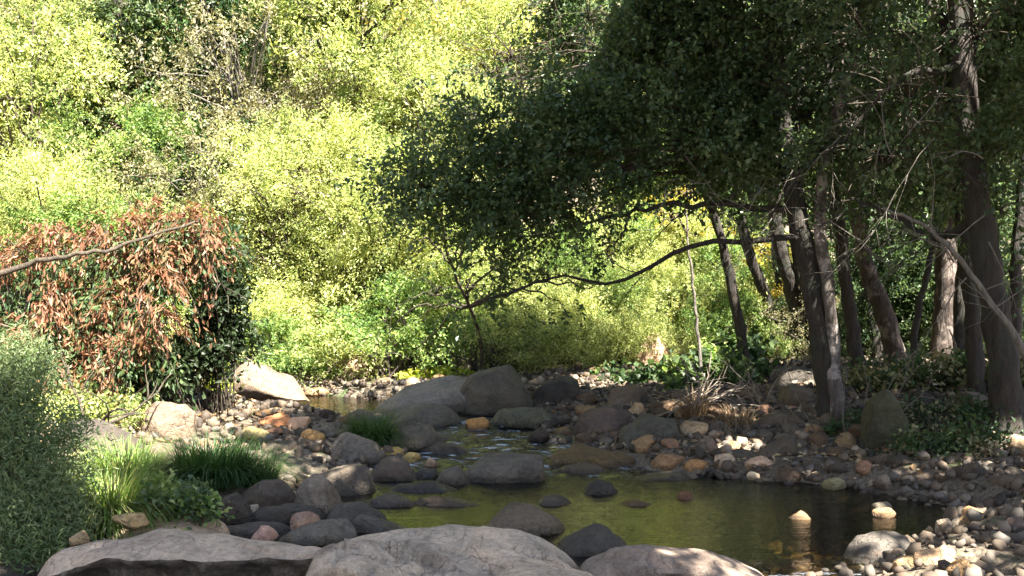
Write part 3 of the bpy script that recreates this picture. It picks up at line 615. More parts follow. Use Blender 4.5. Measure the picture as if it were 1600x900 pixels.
# ------------------------------------------------------------------ foliage
def leaves(P, D, N, L, Wd, fold=.12):
    """one folded diamond per leaf: centres P, long axes D, normals N"""
    D = D / np.linalg.norm(D, axis=1, keepdims=True); Sd = np.cross(D, N); Sd /= np.linalg.norm(Sd, axis=1, keepdims=True) + 1e-9
    Nn = np.cross(Sd, D); L = L[:, None]; Wd = Wd[:, None]
    V = np.stack([P - D * L / 2, P + Sd * Wd / 2 + D * L * .05 + Nn * Wd * fold, P + D * L / 2 - Nn * L * .08, P - Sd * Wd / 2 + D * L * .05 + Nn * Wd * fold], 1).reshape(-1, 3)
    return V, np.arange(len(P) * 4).reshape(-1, 4)
def clump_points(r, blobs, n, csize, flat=.6, shell=.55):
    """leaf positions: clumps of leaves scattered in each ellipsoid, denser towards its outside"""
    vol = np.array([(b[3] * b[4] * b[5]) ** (2 / 3) for b in blobs]); cnt = (vol / vol.sum() * n).astype(int); P = []; O = []; C = []
    for (x, y, z, rx, ry, rz), m in zip(blobs, cnt):
        per = 70; K = max(3, m // per)
        d = r.normal(size=(K, 3)); d /= np.linalg.norm(d, axis=1, keepdims=True)
        rad = shell + (1 - shell) * r.random(K); rad *= r.uniform(.8, 1.12, K); rad = np.where(r.random(K) < .22, rad * r.random(K), rad)
        c = d * rad[:, None] * np.array([rx, ry, rz]) + np.array([x, y, z]); C.append(c)
        idx = r.integers(0, K, m); cs = csize * r.uniform(.5, 1.5, K)[idx]
        q = r.normal(size=(m, 3)) * np.array([1, 1, flat]) * cs[:, None]
        q[:, 2] -= .25 * (q[:, 0] ** 2 + q[:, 1] ** 2) / np.maximum(cs, .01)
        P.append(c[idx] + q); O.append(d[idx])
    return np.vstack(P), np.vstack(O), np.vstack(C)
def at0(px, py, Y): return np.array(at(px, py, Y))
SV = np.array(SUN)
# openings in the canopy through which the sun reaches the spots that are lit
GAPS = [(at0(1298, 380, 10.8), .15), (at0(1298, 430, 10.8), .15), (at0(1300, 480, 10.8), .14), (at0(1303, 530, 10.8), .12), (at0(1474, 420, 13.1), .22), (at0(1474, 470, 13.1), .22), (at0(1476, 520, 13.1), .2),
        (at0(1080, 645, 11.6), .28), (at0(1150, 655, 11.2), .35), (at0(1200, 660, 11), .2), (at0(1440, 580, 13), .3), (at0(1252, 808, 7.7), .12), (at0(1385, 804, 7.75), .12), (at0(1470, 885, 6.2), .15), (at0(1540, 810, 7.5), .15),
        (at0(1580, 690, 9.4), .2), (at0(1135, 720, 10), .2), (at0(160, 740, 7), .18), (at0(1240, 210, 11), .2), (at0(1430, 300, 12), .25), (at0(900, 60, 12), .3), (at0(870, 130, 11.8), .25), (at0(1000, 430, 18), 2.0), (at0(850, 480, 17), 1.6), (at0(1130, 470, 17.5), 1.4), (at0(720, 470, 16.5), 1.3), (at0(1250, 480, 18), .5), (at0(900, 500, 16), 1.5), (at0(1050, 500, 16), 1.6), (at0(1150, 520, 16.5), 1.2), (at0(750, 500, 16), 1.5), (at0(420, 590, 14), .7), (at0(560, 605, 14.5), 1.0), (at0(260, 640, 11.5), .3), (at0(1040, 585, 14), .5), (at0(960, 590, 14.3), .5)]
BROAD = [g_ for g_ in GAPS if g_[1] > 1.05]; GAPS = [g_ for g_ in GAPS if g_[1] <= 1.05]
def open_gaps(P, base, broad=False):
    Q = P + base; k = np.ones(len(P), bool)
    for c, rad in GAPS + (BROAD if broad else []):
        d = Q - c; t = d @ SV; k &= ~((t > .12) & (np.linalg.norm(d - t[:, None] * SV, axis=1) < rad * (1 + .03 * t)))
    return k
def foliage(seed, blobs, n, csize, L, Wd, droop=.3, up=.7, flat=.6, shell=.55, gaps=None):
    r = np.random.default_rng(seed); P, O, C = clump_points(r, blobs, n, csize, flat, shell)
    if gaps is not None: k = open_gaps(P, np.array(gaps)); P, O = P[k], O[k]
    m = len(P)
    N = r.normal(size=(m, 3)) * .75 + O * .5 + np.array([0, 0, up]); D = r.normal(size=(m, 3)) + O * .4 - np.array([0, 0, droop])
    V, Fc = leaves(P, D, N, L * r.uniform(.6, 1.3, m), Wd * r.uniform(.6, 1.3, m)); return mesh_np('foliage', V, Fc, 4, False), C

def shoots(seed, blobs, ns, per, ln, L, Wd, up=.5, out=.6, sag=.3, jit=.04, leafup=.6, thin=-.35, base=None, broad=False, curl=.8, nf=1.1):
    """foliage carried on arching shoots; returns the mesh and the shoots' curves"""
    r = np.random.default_rng(seed); B = np.array(blobs, float); vol = (B[:, 3] * B[:, 4] * B[:, 5]) ** .75; bi = r.choice(len(B), ns, p=vol / vol.sum())
    o = r.normal(size=(ns, 3)); o /= np.linalg.norm(o, axis=1, keepdims=True); s0 = B[bi, :3] + o * (r.random(ns) ** .42)[:, None] * B[bi, 3:6] * .9
    k = fbm(s0 * nf + seed, 3, seed) > thin; s0, o, bi = s0[k], o[k], bi[k]; ns = len(s0)
    d = o * out + np.array([0, 0, up]) + r.normal(size=(ns, 3)) * .45; d /= np.linalg.norm(d, axis=1, keepdims=True); ls = ln * r.uniform(.5, 1.35, ns)
    si = np.repeat(np.arange(ns), per); t = r.random(len(si)) ** .75; l_ = ls[si][:, None]; T = t[:, None]
    P = s0[si] + d[si] * l_ * T; P[:, 2] -= sag * ls[si] * t * t; P += r.normal(size=P.shape) * jit * (.6 + T)
    tan = d[si].copy(); tan[:, 2] -= 2 * sag * t; m = len(P)
    D = tan + r.normal(size=(m, 3)) * curl; N = r.normal(size=(m, 3)) * .7 + np.array([0, 0, leafup]) + o[si] * .3
    if base is not None:
        k = open_gaps(P, np.array(base), broad); P, D, N = P[k], D[k], N[k]; m = len(P)
    V, Fc = leaves(P, D, N, L * r.uniform(.55, 1.3, m), Wd * r.uniform(.55, 1.3, m))
    C = [[Vector(s0[i] + d[i] * ls[i] * q + np.array([0, 0, -sag * ls[i] * q * q])) for q in (0, .35, .7, 1)] for i in range(ns)]
    return mesh_np('foliage', V, Fc, 4, False), C
class MB:
    def __init__(s): s.v = []; s.f = []
    def tube(s, pts, r0, r1, n=6, wob=0, seed=0, power=1):
        pts = [Vector(p) for p in pts]; m = len(pts); k0 = len(s.v); a = None; rnd = random.Random(seed)
        for i, p in enumerate(pts):
            t = (pts[min(i + 1, m - 1)] - pts[max(i - 1, 0)]).normalized()
            if a is None: a = t.orthogonal().normalized()
            a = (a - t * a.dot(t)).normalized(); bb = t.cross(a); u = i / (m - 1); rr = r0 + (r1 - r0) * u ** power
            for j in range(n):
                th = 2 * math.pi * j / n; q = rr * (1 + wob * rnd.uniform(-1, 1))
                s.v.append(tuple(p + (a * math.cos(th) + bb * math.sin(th)) * q))
        for i in range(m - 1):
            for j in range(n):
                j2 = (j + 1) % n; s.f.append((k0 + i * n + j, k0 + i * n + j2, k0 + (i + 1) * n + j2, k0 + (i + 1) * n + j))
        s.f.append(tuple(k0 + j for j in range(n))[::-1]); s.f.append(tuple(k0 + (m - 1) * n + j for j in range(n)))
    def build(s, name, mat, parent=None, loc=(0, 0, 0)):
        me = bpy.data.meshes.new(name); me.from_pydata(s.v, [], s.f); me.polygons.foreach_set('use_smooth', [True] * len(me.polygons)); me.update()
        return link(name, me, mat, parent, loc)
def curve(pts, n=14, jit=0, rnd=random):
    """smooth path through the given points"""
    pts = [Vector(p) for p in pts]; P = [pts[0] * 2 - pts[1]] + pts + [pts[-1] * 2 - pts[-2]]; out = []
    for i in range(1, len(P) - 2):
        k = max(2, n // (len(pts) - 1))
        for j in range(k):
            t = j / k; a, b_, c, d = P[i - 1], P[i], P[i + 1], P[i + 2]
            out.append(.5 * ((2 * b_) + (c - a) * t + (2 * a - 5 * b_ + 4 * c - d) * t * t + (3 * b_ - a - 3 * c + d) * t ** 3))
    out.append(pts[-1])
    for q in out[1:-1]: q += Vector((rnd.uniform(-jit, jit), rnd.uniform(-jit, jit), rnd.uniform(-jit, jit)))
    return out
def spray(mb, p, d, ln, r, depth, rnd, grav=.0, spread=.7, n=4):
    """a twig that forks"""
    p = Vector(p); d = Vector(d).normalized(); pts = [p.copy()]
    for i in range(5):
        d = (d + Vector((rnd.uniform(-.25, .25), rnd.uniform(-.25, .25), rnd.uniform(-.25, .25) - grav))).normalized(); p = p + d * ln / 5; pts.append(p.copy())
        if depth > 0 and i > 0 and rnd.random() < .75:
            q = (d + Vector((rnd.uniform(-1, 1), rnd.uniform(-1, 1), rnd.uniform(-1, 1))) * spread).normalized()
            spray(mb, p, q, ln * rnd.uniform(.4, .7), r * .55, depth - 1, rnd, grav, spread, n)
    mb.tube(pts, r, r * .35, n)

# ---- prototypes for the wooded hillside behind: > trunk, crown
def proto_tree(name, seed, mat, bark, n, L, Wd, csize, shape='round', trunk_h=2.5, twigs=40):
    r = random.Random(seed); root = empty(name)
    blobs = []
    if shape == 'round':
        for k in range(44):
            a = r.uniform(0, 6.28); q = 2.3 * r.random() ** .7; e = r.uniform(.18, .62) * (1.15 - q * .25)
            blobs.append((q * math.cos(a), q * math.sin(a), trunk_h + r.uniform(-1.8, 1.9) * (1.15 - q * .3), e * r.uniform(.9, 1.7), e * r.uniform(.9, 1.4), e * r.uniform(.6, 1.3)))
    elif shape == 'tall':
        for k in range(34):
            a = r.uniform(0, 6.28); t = k / 33; q = 1.25 * (1 - t) * r.uniform(.4, 1) + .1; e = .6 * (1 - .6 * t)
            blobs.append((q * math.cos(a), q * math.sin(a), .5 + 4.9 * t, e * r.uniform(.7, 1.2), e * r.uniform(.7, 1.2), e * .45))
    else:                                                                # low arching shrub
        for k in range(26):
            a = r.uniform(0, 6.28); q = 1.8 * r.random() ** .6; e = r.uniform(.2, .55)
            blobs.append((q * math.cos(a), q * math.sin(a), r.uniform(.35, 2.0) * (1.1 - q * .3), e * r.uniform(.9, 1.6), e * r.uniform(.9, 1.4), e * r.uniform(.6, 1.2)))
    per = 34; st = {'round': (.62, .55, .34), 'tall': (.10, .9, .30), 'shrub': (.8, .5, .45)}[shape]
    me, C = shoots(seed, blobs, n // per, per, .78 if shape != 'tall' else .55, L, Wd, st[0], st[1], st[2], .05, .6, -.3)
    t = MB()
    if shape == 'shrub':
        for k in range(60):
            c = C[r.randrange(len(C))]; s0 = Vector((r.uniform(-.7, .7), r.uniform(-.7, .7), -.3)); e = c[0]
            t.tube(curve([s0, (s0 + e) / 2 + Vector((r.uniform(-.2, .2), r.uniform(-.2, .2), .25)), e], 6, .03, r) + c[1:], .022, .005, 4)
    else:
        top = trunk_h + (2.2 if shape == 'tall' else .6)
        t.tube(curve([(0, 0, -2.5), (r.uniform(-.1, .1), 0, 0), (r.uniform(-.2, .2), r.uniform(-.2, .2), trunk_h * .6), (r.uniform(-.3, .3), r.uniform(-.2, .2), top)], 12, .03, r), .12, .04, 7)
        for k in range(twigs):
            c = C[r.randrange(len(C))]; s0 = Vector((0, 0, r.uniform(.3, .95) * min(max(c[0].z, .5), top)))
            t.tube(curve([s0, (s0 + c[0]) / 2 + Vector((r.uniform(-.15, .15), r.uniform(-.15, .15), .1)), c[0]], 6, .03, r) + c[1:], .026, .005, 4)
    link('crown', me, M[mat], root); t.build('trunk' if shape != 'shrub' else 'stems', M[bark], root)
    return root
PR = {
    'willow': proto_tree('willow_tree', 51, 'l_willow', 'twig_dark', 50000, .085, .032, .17, 'round', 2.5, 70),
    'green': proto_tree('maple_tree', 52, 'l_green', 'twig_dark', 42000, .085, .05, .17, 'round', 2.5, 70),
    'olive': proto_tree('brush_tree', 53, 'l_olive', 'twig', 26000, .085, .04, .17, 'round', 2.5, 170),
    'dark': proto_tree('pine_tree', 54, 'l_dark', 'bark_dark', 22000, .13, .035, .17, 'tall'),
    'dry': proto_tree('dry_brush', 55, 'l_dry', 'twig', 9000, .08, .035, .22, 'round', 2.5, 260),
    'shrub': proto_tree('willow_shrub', 56, 'l_willow', 'bark_red', 24000, .10, .035, .16, 'shrub'),
    'gshrub': proto_tree('leafy_shrub', 57, 'l_green', 'bark_red', 18000, .10, .05, .16, 'shrub'),
    'gold': proto_tree('golden_tree', 58, 'l_gold', 'twig', 12000, .11, .06, .22),
}
PR['shade'] = proto_tree('shade_toned_tree', 155, 'l_alder', 'twig_dark', 26000, .10, .055, .17)  # darker-leaved copies paint shade into the woods behind the right trunks
PR['willow_b'] = proto_tree('willow_tree', 151, 'l_willow', 'twig_dark', 50000, .085, .03, .17, 'round', 2.5, 110)
PR['green_b'] = proto_tree('maple_tree', 152, 'l_green', 'twig_dark', 42000, .08, .046, .17, 'round', 2.5, 110)
CENT = {'shade': 2.5, 'willow': 2.5, 'green': 2.5, 'olive': 2.5, 'dark': 2.8, 'dry': 2.5, 'shrub': 1.1, 'gshrub': 1.1, 'gold': 2.5}
used = set()
NM = {'willow': 'willow_tree', 'green': 'maple_tree', 'olive': 'brush_tree', 'dark': 'pine_tree', 'dry': 'dry_brush', 'shrub': 'willow_shrub', 'gshrub': 'leafy_shrub', 'gold': 'golden_tree'}
CT = {'shade': 'tree', 'willow': 'tree', 'green': 'tree', 'olive': 'tree', 'dark': 'tree', 'dry': 'bush', 'shrub': 'shrub', 'gshrub': 'shrub', 'gold': 'tree'}
def hill(kind, px, py, rpx, label, k=0, Yfix=None):
    """crown centred on the photograph's px,py; its distance is where the slope carries it there"""
    best = None
    ys = [Yfix] if Yfix else np.arange(15.6, 48, .1)
    for Y in ys:
        x = (px - 800) / F * Y; s = rpx * 1.12 * Y / F / 1.9; e = abs(h1(x, Y) + CENT[kind] * s - at(px, py, Y).z)
        if best is None or e < best[0]: best = (e, x, Y, s)
    _, x, Y, s = best
    kp = kind + '_b' if kind in ('willow', 'green') and k % 2 else kind
    o = PR[kp] if kp not in used else copy_tree(PR[kp]); used.add(kp)
    z = at(px, py, Y).z - CENT[kind] * s
    o.location = (x, Y, min(z, h1(x, Y) + .3)) if not Yfix else (x, Y, z)
    o.scale = (s * random.uniform(.85, 1.25), s * random.uniform(.85, 1.15), s * random.uniform(.85, 1.2)); o.rotation_euler = (random.uniform(-.22, .22), random.uniform(-.22, .22), (k * 2.4 + px * .013) % 6.283)
    tag(o, label, CT[kind], 'trees and shrubs on the hillside across the stream'); return o
HL = [
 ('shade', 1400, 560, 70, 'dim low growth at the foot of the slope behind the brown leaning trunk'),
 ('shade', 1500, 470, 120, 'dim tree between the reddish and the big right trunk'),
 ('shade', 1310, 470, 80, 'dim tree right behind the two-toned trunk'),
 ('olive', 10, 0, 110, 'grey-green tree cut by the top left corner'),
 ('willow', 130, 0, 110, 'yellow-green tree cut by the top edge, left of the dark pine'),
 ('green', 0, 130, 100, 'green tree cut by the left edge high on the slope'),
 # left, top to bottom
 ('olive', 40, 40, 130, 'dull olive tree in the top left corner of the hillside'),
 ('dry', 110, 70, 80, 'greyish twiggy brush right of the top left corner tree'),
 ('dark', 245, 190, 95, 'dark conifer below the tall one in the upper left'),
 ('dark', 320, 20, 100, 'dark conifer right of the tall one, cut by the top edge'),
 ('dark', 270, 60, 190, 'tall dark green pine standing in the upper left hillside'),
 ('green', 180, 150, 120, 'bright green maple in front of the dark pine'),
 ('willow', 60, 230, 150, 'yellow-green tree on the upper left edge above the withered bush'),
 ('dry', 265, 225, 85, 'brown bare brush patch under the dark pine'),
 ('green', 190, 290, 110, 'mid green tree right behind the withered bush'),
 ('willow', 20, 370, 130, 'sunlit yellow tree at the left edge just above the withered bush'),
 ('green', 420, 40, 130, 'fresh green tree at the top, right of the dark pine'),
 ('dry', 400, 100, 85, 'pinkish grey dead brush below the fresh green top tree'),
 ('willow', 560, 50, 150, 'pale yellow-green tree at the top left of centre'),
 ('olive', 400, 200, 120, 'olive tree below the pinkish dead brush'),
 ('green', 560, 180, 100, 'green-leaved tree in the middle of the bright hillside'),
 ('willow', 680, 190, 130, 'very bright yellow tree left of the overhanging alder'),
 ('gold', 720, 25, 90, 'orange-tinged tree at the top centre'),
 ('dry', 640, 0, 60, 'bare grey brush at the top centre left of the orange tree'),
 ('willow', 840, 60, 130, 'bright green tree seen through the gap at the top centre'),
 ('olive', 330, 300, 110, 'pale olive tree above the dark side of the withered bush'),
 ('willow', 470, 300, 140, 'large pale willow in the centre left of the hillside'),
 ('dry', 450, 265, 60, 'small brown brush patch in the bright hillside centre'),
 ('dry', 405, 380, 60, 'brown twiggy patch right of the withered bush'),
 ('willow', 600, 300, 140, 'glowing yellow-green willow left of the alder canopy'),
 ('green', 560, 375, 70, 'small fresh green tree among the glowing willows'),
 ('shrub', 400, 470, 110, 'yellow willow shrub right of the dark hollow on the left'),
 ('shrub', 520, 490, 120, 'sunlit flat-topped willow shrub above the pale pointed rock'),
 ('gshrub', 440, 550, 70, 'green shrub at the foot of the slope behind the pale pointed rock'),
 ('gshrub', 620, 520, 110, 'grey-green shrub at the far bank left of the boulders'),
 ('shrub', 740, 515, 110, 'yellow-green shrub with reddish stems behind the largest boulder'),
 ('gshrub', 690, 470, 90, 'dark green shrub behind the far bank under the alder tip'),
 ('shrub', 850, 510, 90, 'light willow shrub above the black boulder'),
 ('gshrub', 960, 490, 80, 'shaded shrub over the dark hollow at the far bank'),
 ('gold', 1060, 350, 45, 'small golden tree at the top of the arch'),
 ('shrub', 1130, 500, 90, 'bright shrub left of the first thin dark trunk'),
 ('gshrub', 1040, 510, 70, 'pale green shrub beside the pinkish rock'),
 ('gold', 1240, 440, 60, 'golden tree glimpsed between the two thin dark trunks'),
 ('olive', 1250, 520, 70, 'pale brush between the thin dark trunks and the two-toned trunk'),
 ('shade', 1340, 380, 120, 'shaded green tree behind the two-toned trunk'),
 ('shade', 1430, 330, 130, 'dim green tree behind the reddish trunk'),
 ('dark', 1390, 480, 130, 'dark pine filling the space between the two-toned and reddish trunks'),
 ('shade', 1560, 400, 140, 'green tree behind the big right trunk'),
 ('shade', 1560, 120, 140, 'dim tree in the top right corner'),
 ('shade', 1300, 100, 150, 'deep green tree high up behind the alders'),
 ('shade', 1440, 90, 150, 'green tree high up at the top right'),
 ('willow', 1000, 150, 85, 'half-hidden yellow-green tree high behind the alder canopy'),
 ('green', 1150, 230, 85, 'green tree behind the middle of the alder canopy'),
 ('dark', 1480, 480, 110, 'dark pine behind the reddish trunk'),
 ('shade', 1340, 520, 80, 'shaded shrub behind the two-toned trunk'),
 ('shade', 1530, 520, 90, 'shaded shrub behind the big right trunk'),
 # left bank behind the withered bush
 ('green', 110, 420, 110, 'green tree directly behind the withered bush'),
 ('gshrub', 300, 470, 80, 'dark leafy shrub behind the right side of the withered bush'),
]
ROWS = [(525, [(905, 'shrub'), (985, 'shrub'), (1070, 'shrub'), (1150, 'gshrub')], 'lowest'), (465, [(850, 'shrub'), (930, 'gshrub'), (1010, 'shrub'), (1090, 'shrub'), (1170, 'gshrub')], 'second'),
        (410, [(890, 'gshrub'), (965, 'shrub'), (1045, 'shrub'), (1125, 'gshrub'), (1195, 'shrub')], 'third'), (355, [(940, 'shrub'), (1015, 'gshrub'), (1090, 'shrub'), (1165, 'shrub')], 'fourth'), (300, [(980, 'gshrub'), (1060, 'shrub'), (1140, 'gshrub')], 'topmost')]
for py, it, nm in ROWS:
    for i, (px, kd) in enumerate(it):
        HL.append((kd, px, py, 78, f"{'yellow willow' if kd == 'shrub' else 'bright green'} bush under the arching limbs, {['first', 'second', 'third', 'fourth', 'fifth'][i]} from left in the {nm} row"))
for i, (px, py, kd, d) in enumerate([(600, 450, 'shrub', 'lower left'), (680, 455, 'gshrub', 'lower middle'), (760, 440, 'shrub', 'lower right'), (640, 395, 'shrub', 'upper left'), (720, 385, 'gshrub', 'upper middle'), (800, 380, 'shrub', 'upper right')]):
    HL.append((kd, px, py, 88, f"{'yellow willow' if kd == 'shrub' else 'bright green'} bush under the left tip of the alder canopy, {d} of six"))
for k, (kd, px, py, rp, lb) in enumerate(HL): hill(kd, px, py, rp, lb, k)

# ------------------------------------------------------------------ the shaded alders on the right
def px_path(pts): return [at(*p) for p in pts]
def tree(name, label, trunks, crown_blobs, n, seed, bark, leafmat='l_alder', L=.066, Wd=.042, csize=.16, limbs=(), twigs=0, group=None, bark2=None, twig_blob=None):
    root_p = at(*trunks[0][0][0]); base = Vector((root_p.x, root_p.y, h1(root_p.x, root_p.y))); root = empty(name, base); r = random.Random(seed)
    def rel(p): return [q - base for q in p]
    for i, (path, r0, r1) in enumerate(trunks):
        mb = MB(); P = rel(curve(px_path(path), 26, .012, r)); P[0].z -= .15
        mb.tube(P, r0, r1, 14, .14, seed + i, .7)
        # root flare
        if i == 0: mb.tube([P[0] + Vector((0, 0, -.12)), P[0] + Vector((0, 0, .1)), P[0] + Vector((0, 0, .32))], r0 * 1.7, r0 * 1.0, 12, .12, seed, .6)
        mb.build('trunk', M[bark if i == 0 or not bark2 else bark2], root)
    for path, r0, r1 in limbs:
        mb = MB(); P = rel(curve(px_path(path), 22, .03, r)); mb.tube(P, r0, r1, 8, .08, seed, .8)
        for k in range(6, len(P) - 1, 2):
            spray(mb, P[k], (-1 if P[-1].x < P[0].x else 1, r.uniform(-.6, .6), r.uniform(-.9, .6)), r.uniform(.3, .8), r0 * .2, 1, r, .06)
        mb.build('limb', M['bark_dark'], root)
    if crown_blobs:
        bl = [(*(at(px, py, Y) - base), rx, ry, rz) for (px, py, Y, rx, ry, rz) in crown_blobs]
        me, C = shoots(seed, bl, n // 30, 30, .50, L, Wd, .04, .75, .24, .035, .9, -.2, base, name in ('slim_tree', 'reddish_tree'), .7, 1.3); link('crown', me, M[leafmat], root)
        mb = MB()
        TP = [q for path, _, _ in trunks for q in rel(curve(px_path(path), 26, 0, r))]
        for b_ in bl:
            c = Vector(b_[:3]); s0 = min((q for q in TP if q.z > .45 * TP[-1].z), key=lambda q: (q - c).length + max(0, q.z - c.z + .2) * 2)
            mb.tube(curve([s0, (s0 + c) / 2 + Vector((r.uniform(-.15, .15), r.uniform(-.15, .15), .18)), c], 10, .03, r), min(.03, .012 + .006 * (s0 - c).length), .006, 5)
        for k in range(min(420, len(C) // 2)):
            q = C[r.randrange(len(C))]; c = min((Vector(b_[:3]) for b_ in bl), key=lambda v: (v - q[0]).length)
            mb.tube(curve([c, (c + q[0]) / 2 + Vector((0, 0, .06)), q[0]], 4, .02, r) + q[1:], .008, .002, 3)
        mb.build('twigs', M['twig_dark'], root)
    if twigs:
        mb = MB()
        for k in range(twigs):
            px, py, Y, dx, dy = twig_blob[k % len(twig_blob)]
            p = at(px + r.uniform(-dx, dx), py + r.uniform(-dy, dy), Y + r.uniform(-.5, .5)) - base
            spray(mb, p, (r.uniform(-1, 1), r.uniform(-.3, .3), r.uniform(-.7, .3)), r.uniform(.35, .9), r.uniform(.004, .008), 2, r, .07, .7, 4)
        mb.build('bare_twigs', M['twig'], root)
    return tag(root, label, 'tree', group)
G = 'trees along the shaded right bank'
# two-toned double trunk in the middle right, with the canopy that reaches over the stream
tree('alder_tree', 'two-toned alder with a dark and a pale sunlit stem, crown reaching over the stream',
     [([(1300, 655, 10.9), (1290, 560, 10.9), (1272, 450, 10.95), (1250, 350, 11), (1225, 200, 11.1), (1210, 60, 11.2), (1180, -200, 11.6)], .155, .06),
      ([(1308, 640, 10.75), (1302, 560, 10.8), (1296, 460, 10.8), (1280, 340, 10.9), (1300, 200, 11), (1340, 60, 11.2), (1380, -200, 11.6)], .075, .04)],
     [(730, 180, 12.2, .6, .6, .45), (780, 120, 12.2, .5, .6, .35), (690, 250, 11.8, .5, .6, .35), (920, 30, 12.2, .8, .8, .5), (1010, 20, 12, 1.0, 1, .6), (880, 210, 11.8, .9, .9, .5), (820, 340, 11.5, .7, .7, .3), (760, 390, 11.9, .45, .5, .22), (660, 290, 11.6, .55, .6, .35), (730, 330, 11.6, .7, .7, .42), (760, 250, 11.8, .85, .8, .5), (840, 290, 11.5, .9, .8, .45), (820, 180, 12, .95, .9, .6),
      (930, 225, 11.5, 1.0, .9, .5), (960, 110, 12, 1.2, 1, .8), (800, 90, 12.4, .6, .8, .45), (1060, 180, 11.4, 1.1, 1, .7), (1060, 60, 12, 1.3, 1.1, .8), (1150, 120, 11.6, 1.1, 1.1, .8),
      (1140, 230, 11.2, .9, .9, .38), (1250, 180, 11.3, 1.1, 1, .8), (1250, 40, 11.6, 1.2, 1.1, .8), (1060, -60, 11.6, 1.3, 1.1, .7), (1230, -90, 11.4, 1.5, 1.1, .8), (860, -20, 12.4, .7, .8, .4)],
     150000, 71, 'bark_dark', twigs=16, twig_blob=[(1130, 260, 10.4, 120, 30), (1300, 220, 10.3, 60, 60), (1080, 290, 10.5, 90, 20), (1230, 330, 10.4, 60, 30)], bark2='bark_pale',
     limbs=[([(1250, 370, 10.95), (1190, 377, 11), (1120, 380, 11.1), (1050, 396, 11.2), (1000, 424, 11.3), (945, 447, 11.4), (880, 432, 11.5), (800, 455, 11.6), (735, 480, 11.7)], .036, .008),
            ([(1240, 330, 11), (1130, 322, 11.1), (1030, 322, 11.2), (960, 340, 11.3), (880, 358, 11.4), (790, 372, 11.6)], .038, .008),
            ([(980, 335, 11.2), (965, 375, 11.2), (925, 410, 11.3)], .016, .005),
            ([(1230, 250, 11), (1100, 240, 11.2), (960, 270, 11.4), (800, 290, 11.6), (680, 310, 11.6)], .06, .01),
            ([(1215, 100, 11.2), (1080, 60, 11.4), (950, 90, 11.7), (850, 140, 12)], .06, .012)], group=G)
tree('alder_sapling', 'thin leafy alder whose drooping sprays hang low over the far bank left of the arch',
     [([(755, 585, 15.2), (748, 520, 14.6), (730, 470, 14), (700, 400, 13.4), (690, 330, 13)], .035, .012)],
     [(720, 400, 13, .5, .5, .3), (680, 460, 13.6, .55, .5, .35), (730, 450, 13.2, .5, .5, .3), (790, 430, 12.8, .55, .5, .3), (830, 460, 12.8, .4, .5, .2), (620, 480, 14, .5, .5, .3), (740, 380, 12.8, .5, .5, .25), (600, 525, 14.8, .5, .5, .3), (650, 545, 14.8, .4, .5, .25), (870, 470, 12.7, .35, .5, .15), (925, 450, 12.3, .25, .4, .12), (650, 380, 13.4, .4, .4, .15)],
     4500, 72, 'twig_dark', csize=.17, group=G)
tree('slim_tree', 'first thin dark trunk from the left, leaning left with the limb crossing above',
     [([(1213, 565, 16), (1205, 500, 16), (1188, 440, 15.9), (1166, 380, 15.8), (1140, 250, 15.6), (1120, 60, 15.6)], .10, .06)],
     [(1100, 120, 15.6, 1.5, 1.3, 1.2), (1180, 220, 15.3, 1.2, 1, .7), (1120, -60, 15.6, 1.8, 1.5, 1.2)], 20000, 73, 'bark_dark', group=G, L=.09, Wd=.06)
tree('slim_tree', 'second dark trunk, forked and leaning left, just left of the two-toned alder',
     [([(1262, 562, 15.5), (1250, 500, 15.5), (1235, 440, 15.4), (1216, 375, 15.3), (1200, 200, 15.2), (1190, 20, 15.2)], .135, .08),
      ([(1285, 560, 15.3), (1268, 480, 15.3), (1245, 400, 15.3), (1240, 250, 15.2), (1260, 60, 15.2)], .10, .06)],
     [(1220, 60, 15.2, 1.6, 1.3, 1.1), (1290, 200, 15, 1.3, 1, .8), (1230, -120, 15.2, 1.8, 1.4, 1.2)], 20000, 74, 'bark_dark', group=G, L=.09, Wd=.06)
tree('slim_tree', 'brown leaning trunk halfway between the two-toned alder and the reddish trunk',
     [([(1402, 570, 14), (1385, 500, 14), (1362, 440, 14), (1345, 370, 14), (1320, 200, 14), (1310, 20, 14)], .14, .08)],
     [(1330, 120, 14, 1.4, 1.2, 1.1), (1380, 260, 13.7, 1.1, 1, .6), (1330, -60, 14, 1.6, 1.2, 1.1)], 18000, 75, 'bark_red', group=G, L=.085, Wd=.055)
tree('slim_tree', 'thin dark trunk with blotched bark just right of the two-toned alder',
     [([(1345, 590, 13), (1330, 500, 13), (1318, 400, 13), (1305, 300, 13), (1300, 100, 13)], .09, .06)],
     [(1330, 60, 13, 1.2, 1.2, 1), (1400, 170, 12.8, 1.1, 1, .7)], 9000, 76, 'bark_dark', group=G)
tree('reddish_tree', 'tall straight reddish-barked trunk, sunlit above its foot, left of the big right trunk',
     [([(1472, 590, 13.2), (1476, 500, 13.2), (1478, 400, 13.2), (1470, 250, 13.2), (1460, 100, 13.2), (1450, -150, 13.4)], .15, .10)],
     [(1440, 60, 13, 1.3, 1.2, 1.0), (1520, 180, 12.7, 1.2, 1, .7), (1450, 210, 12.6, 1.0, 1, .5), (1450, -120, 13, 1.8, 1.4, 1.2)], 27000, 77, 'bark_red', group=G)
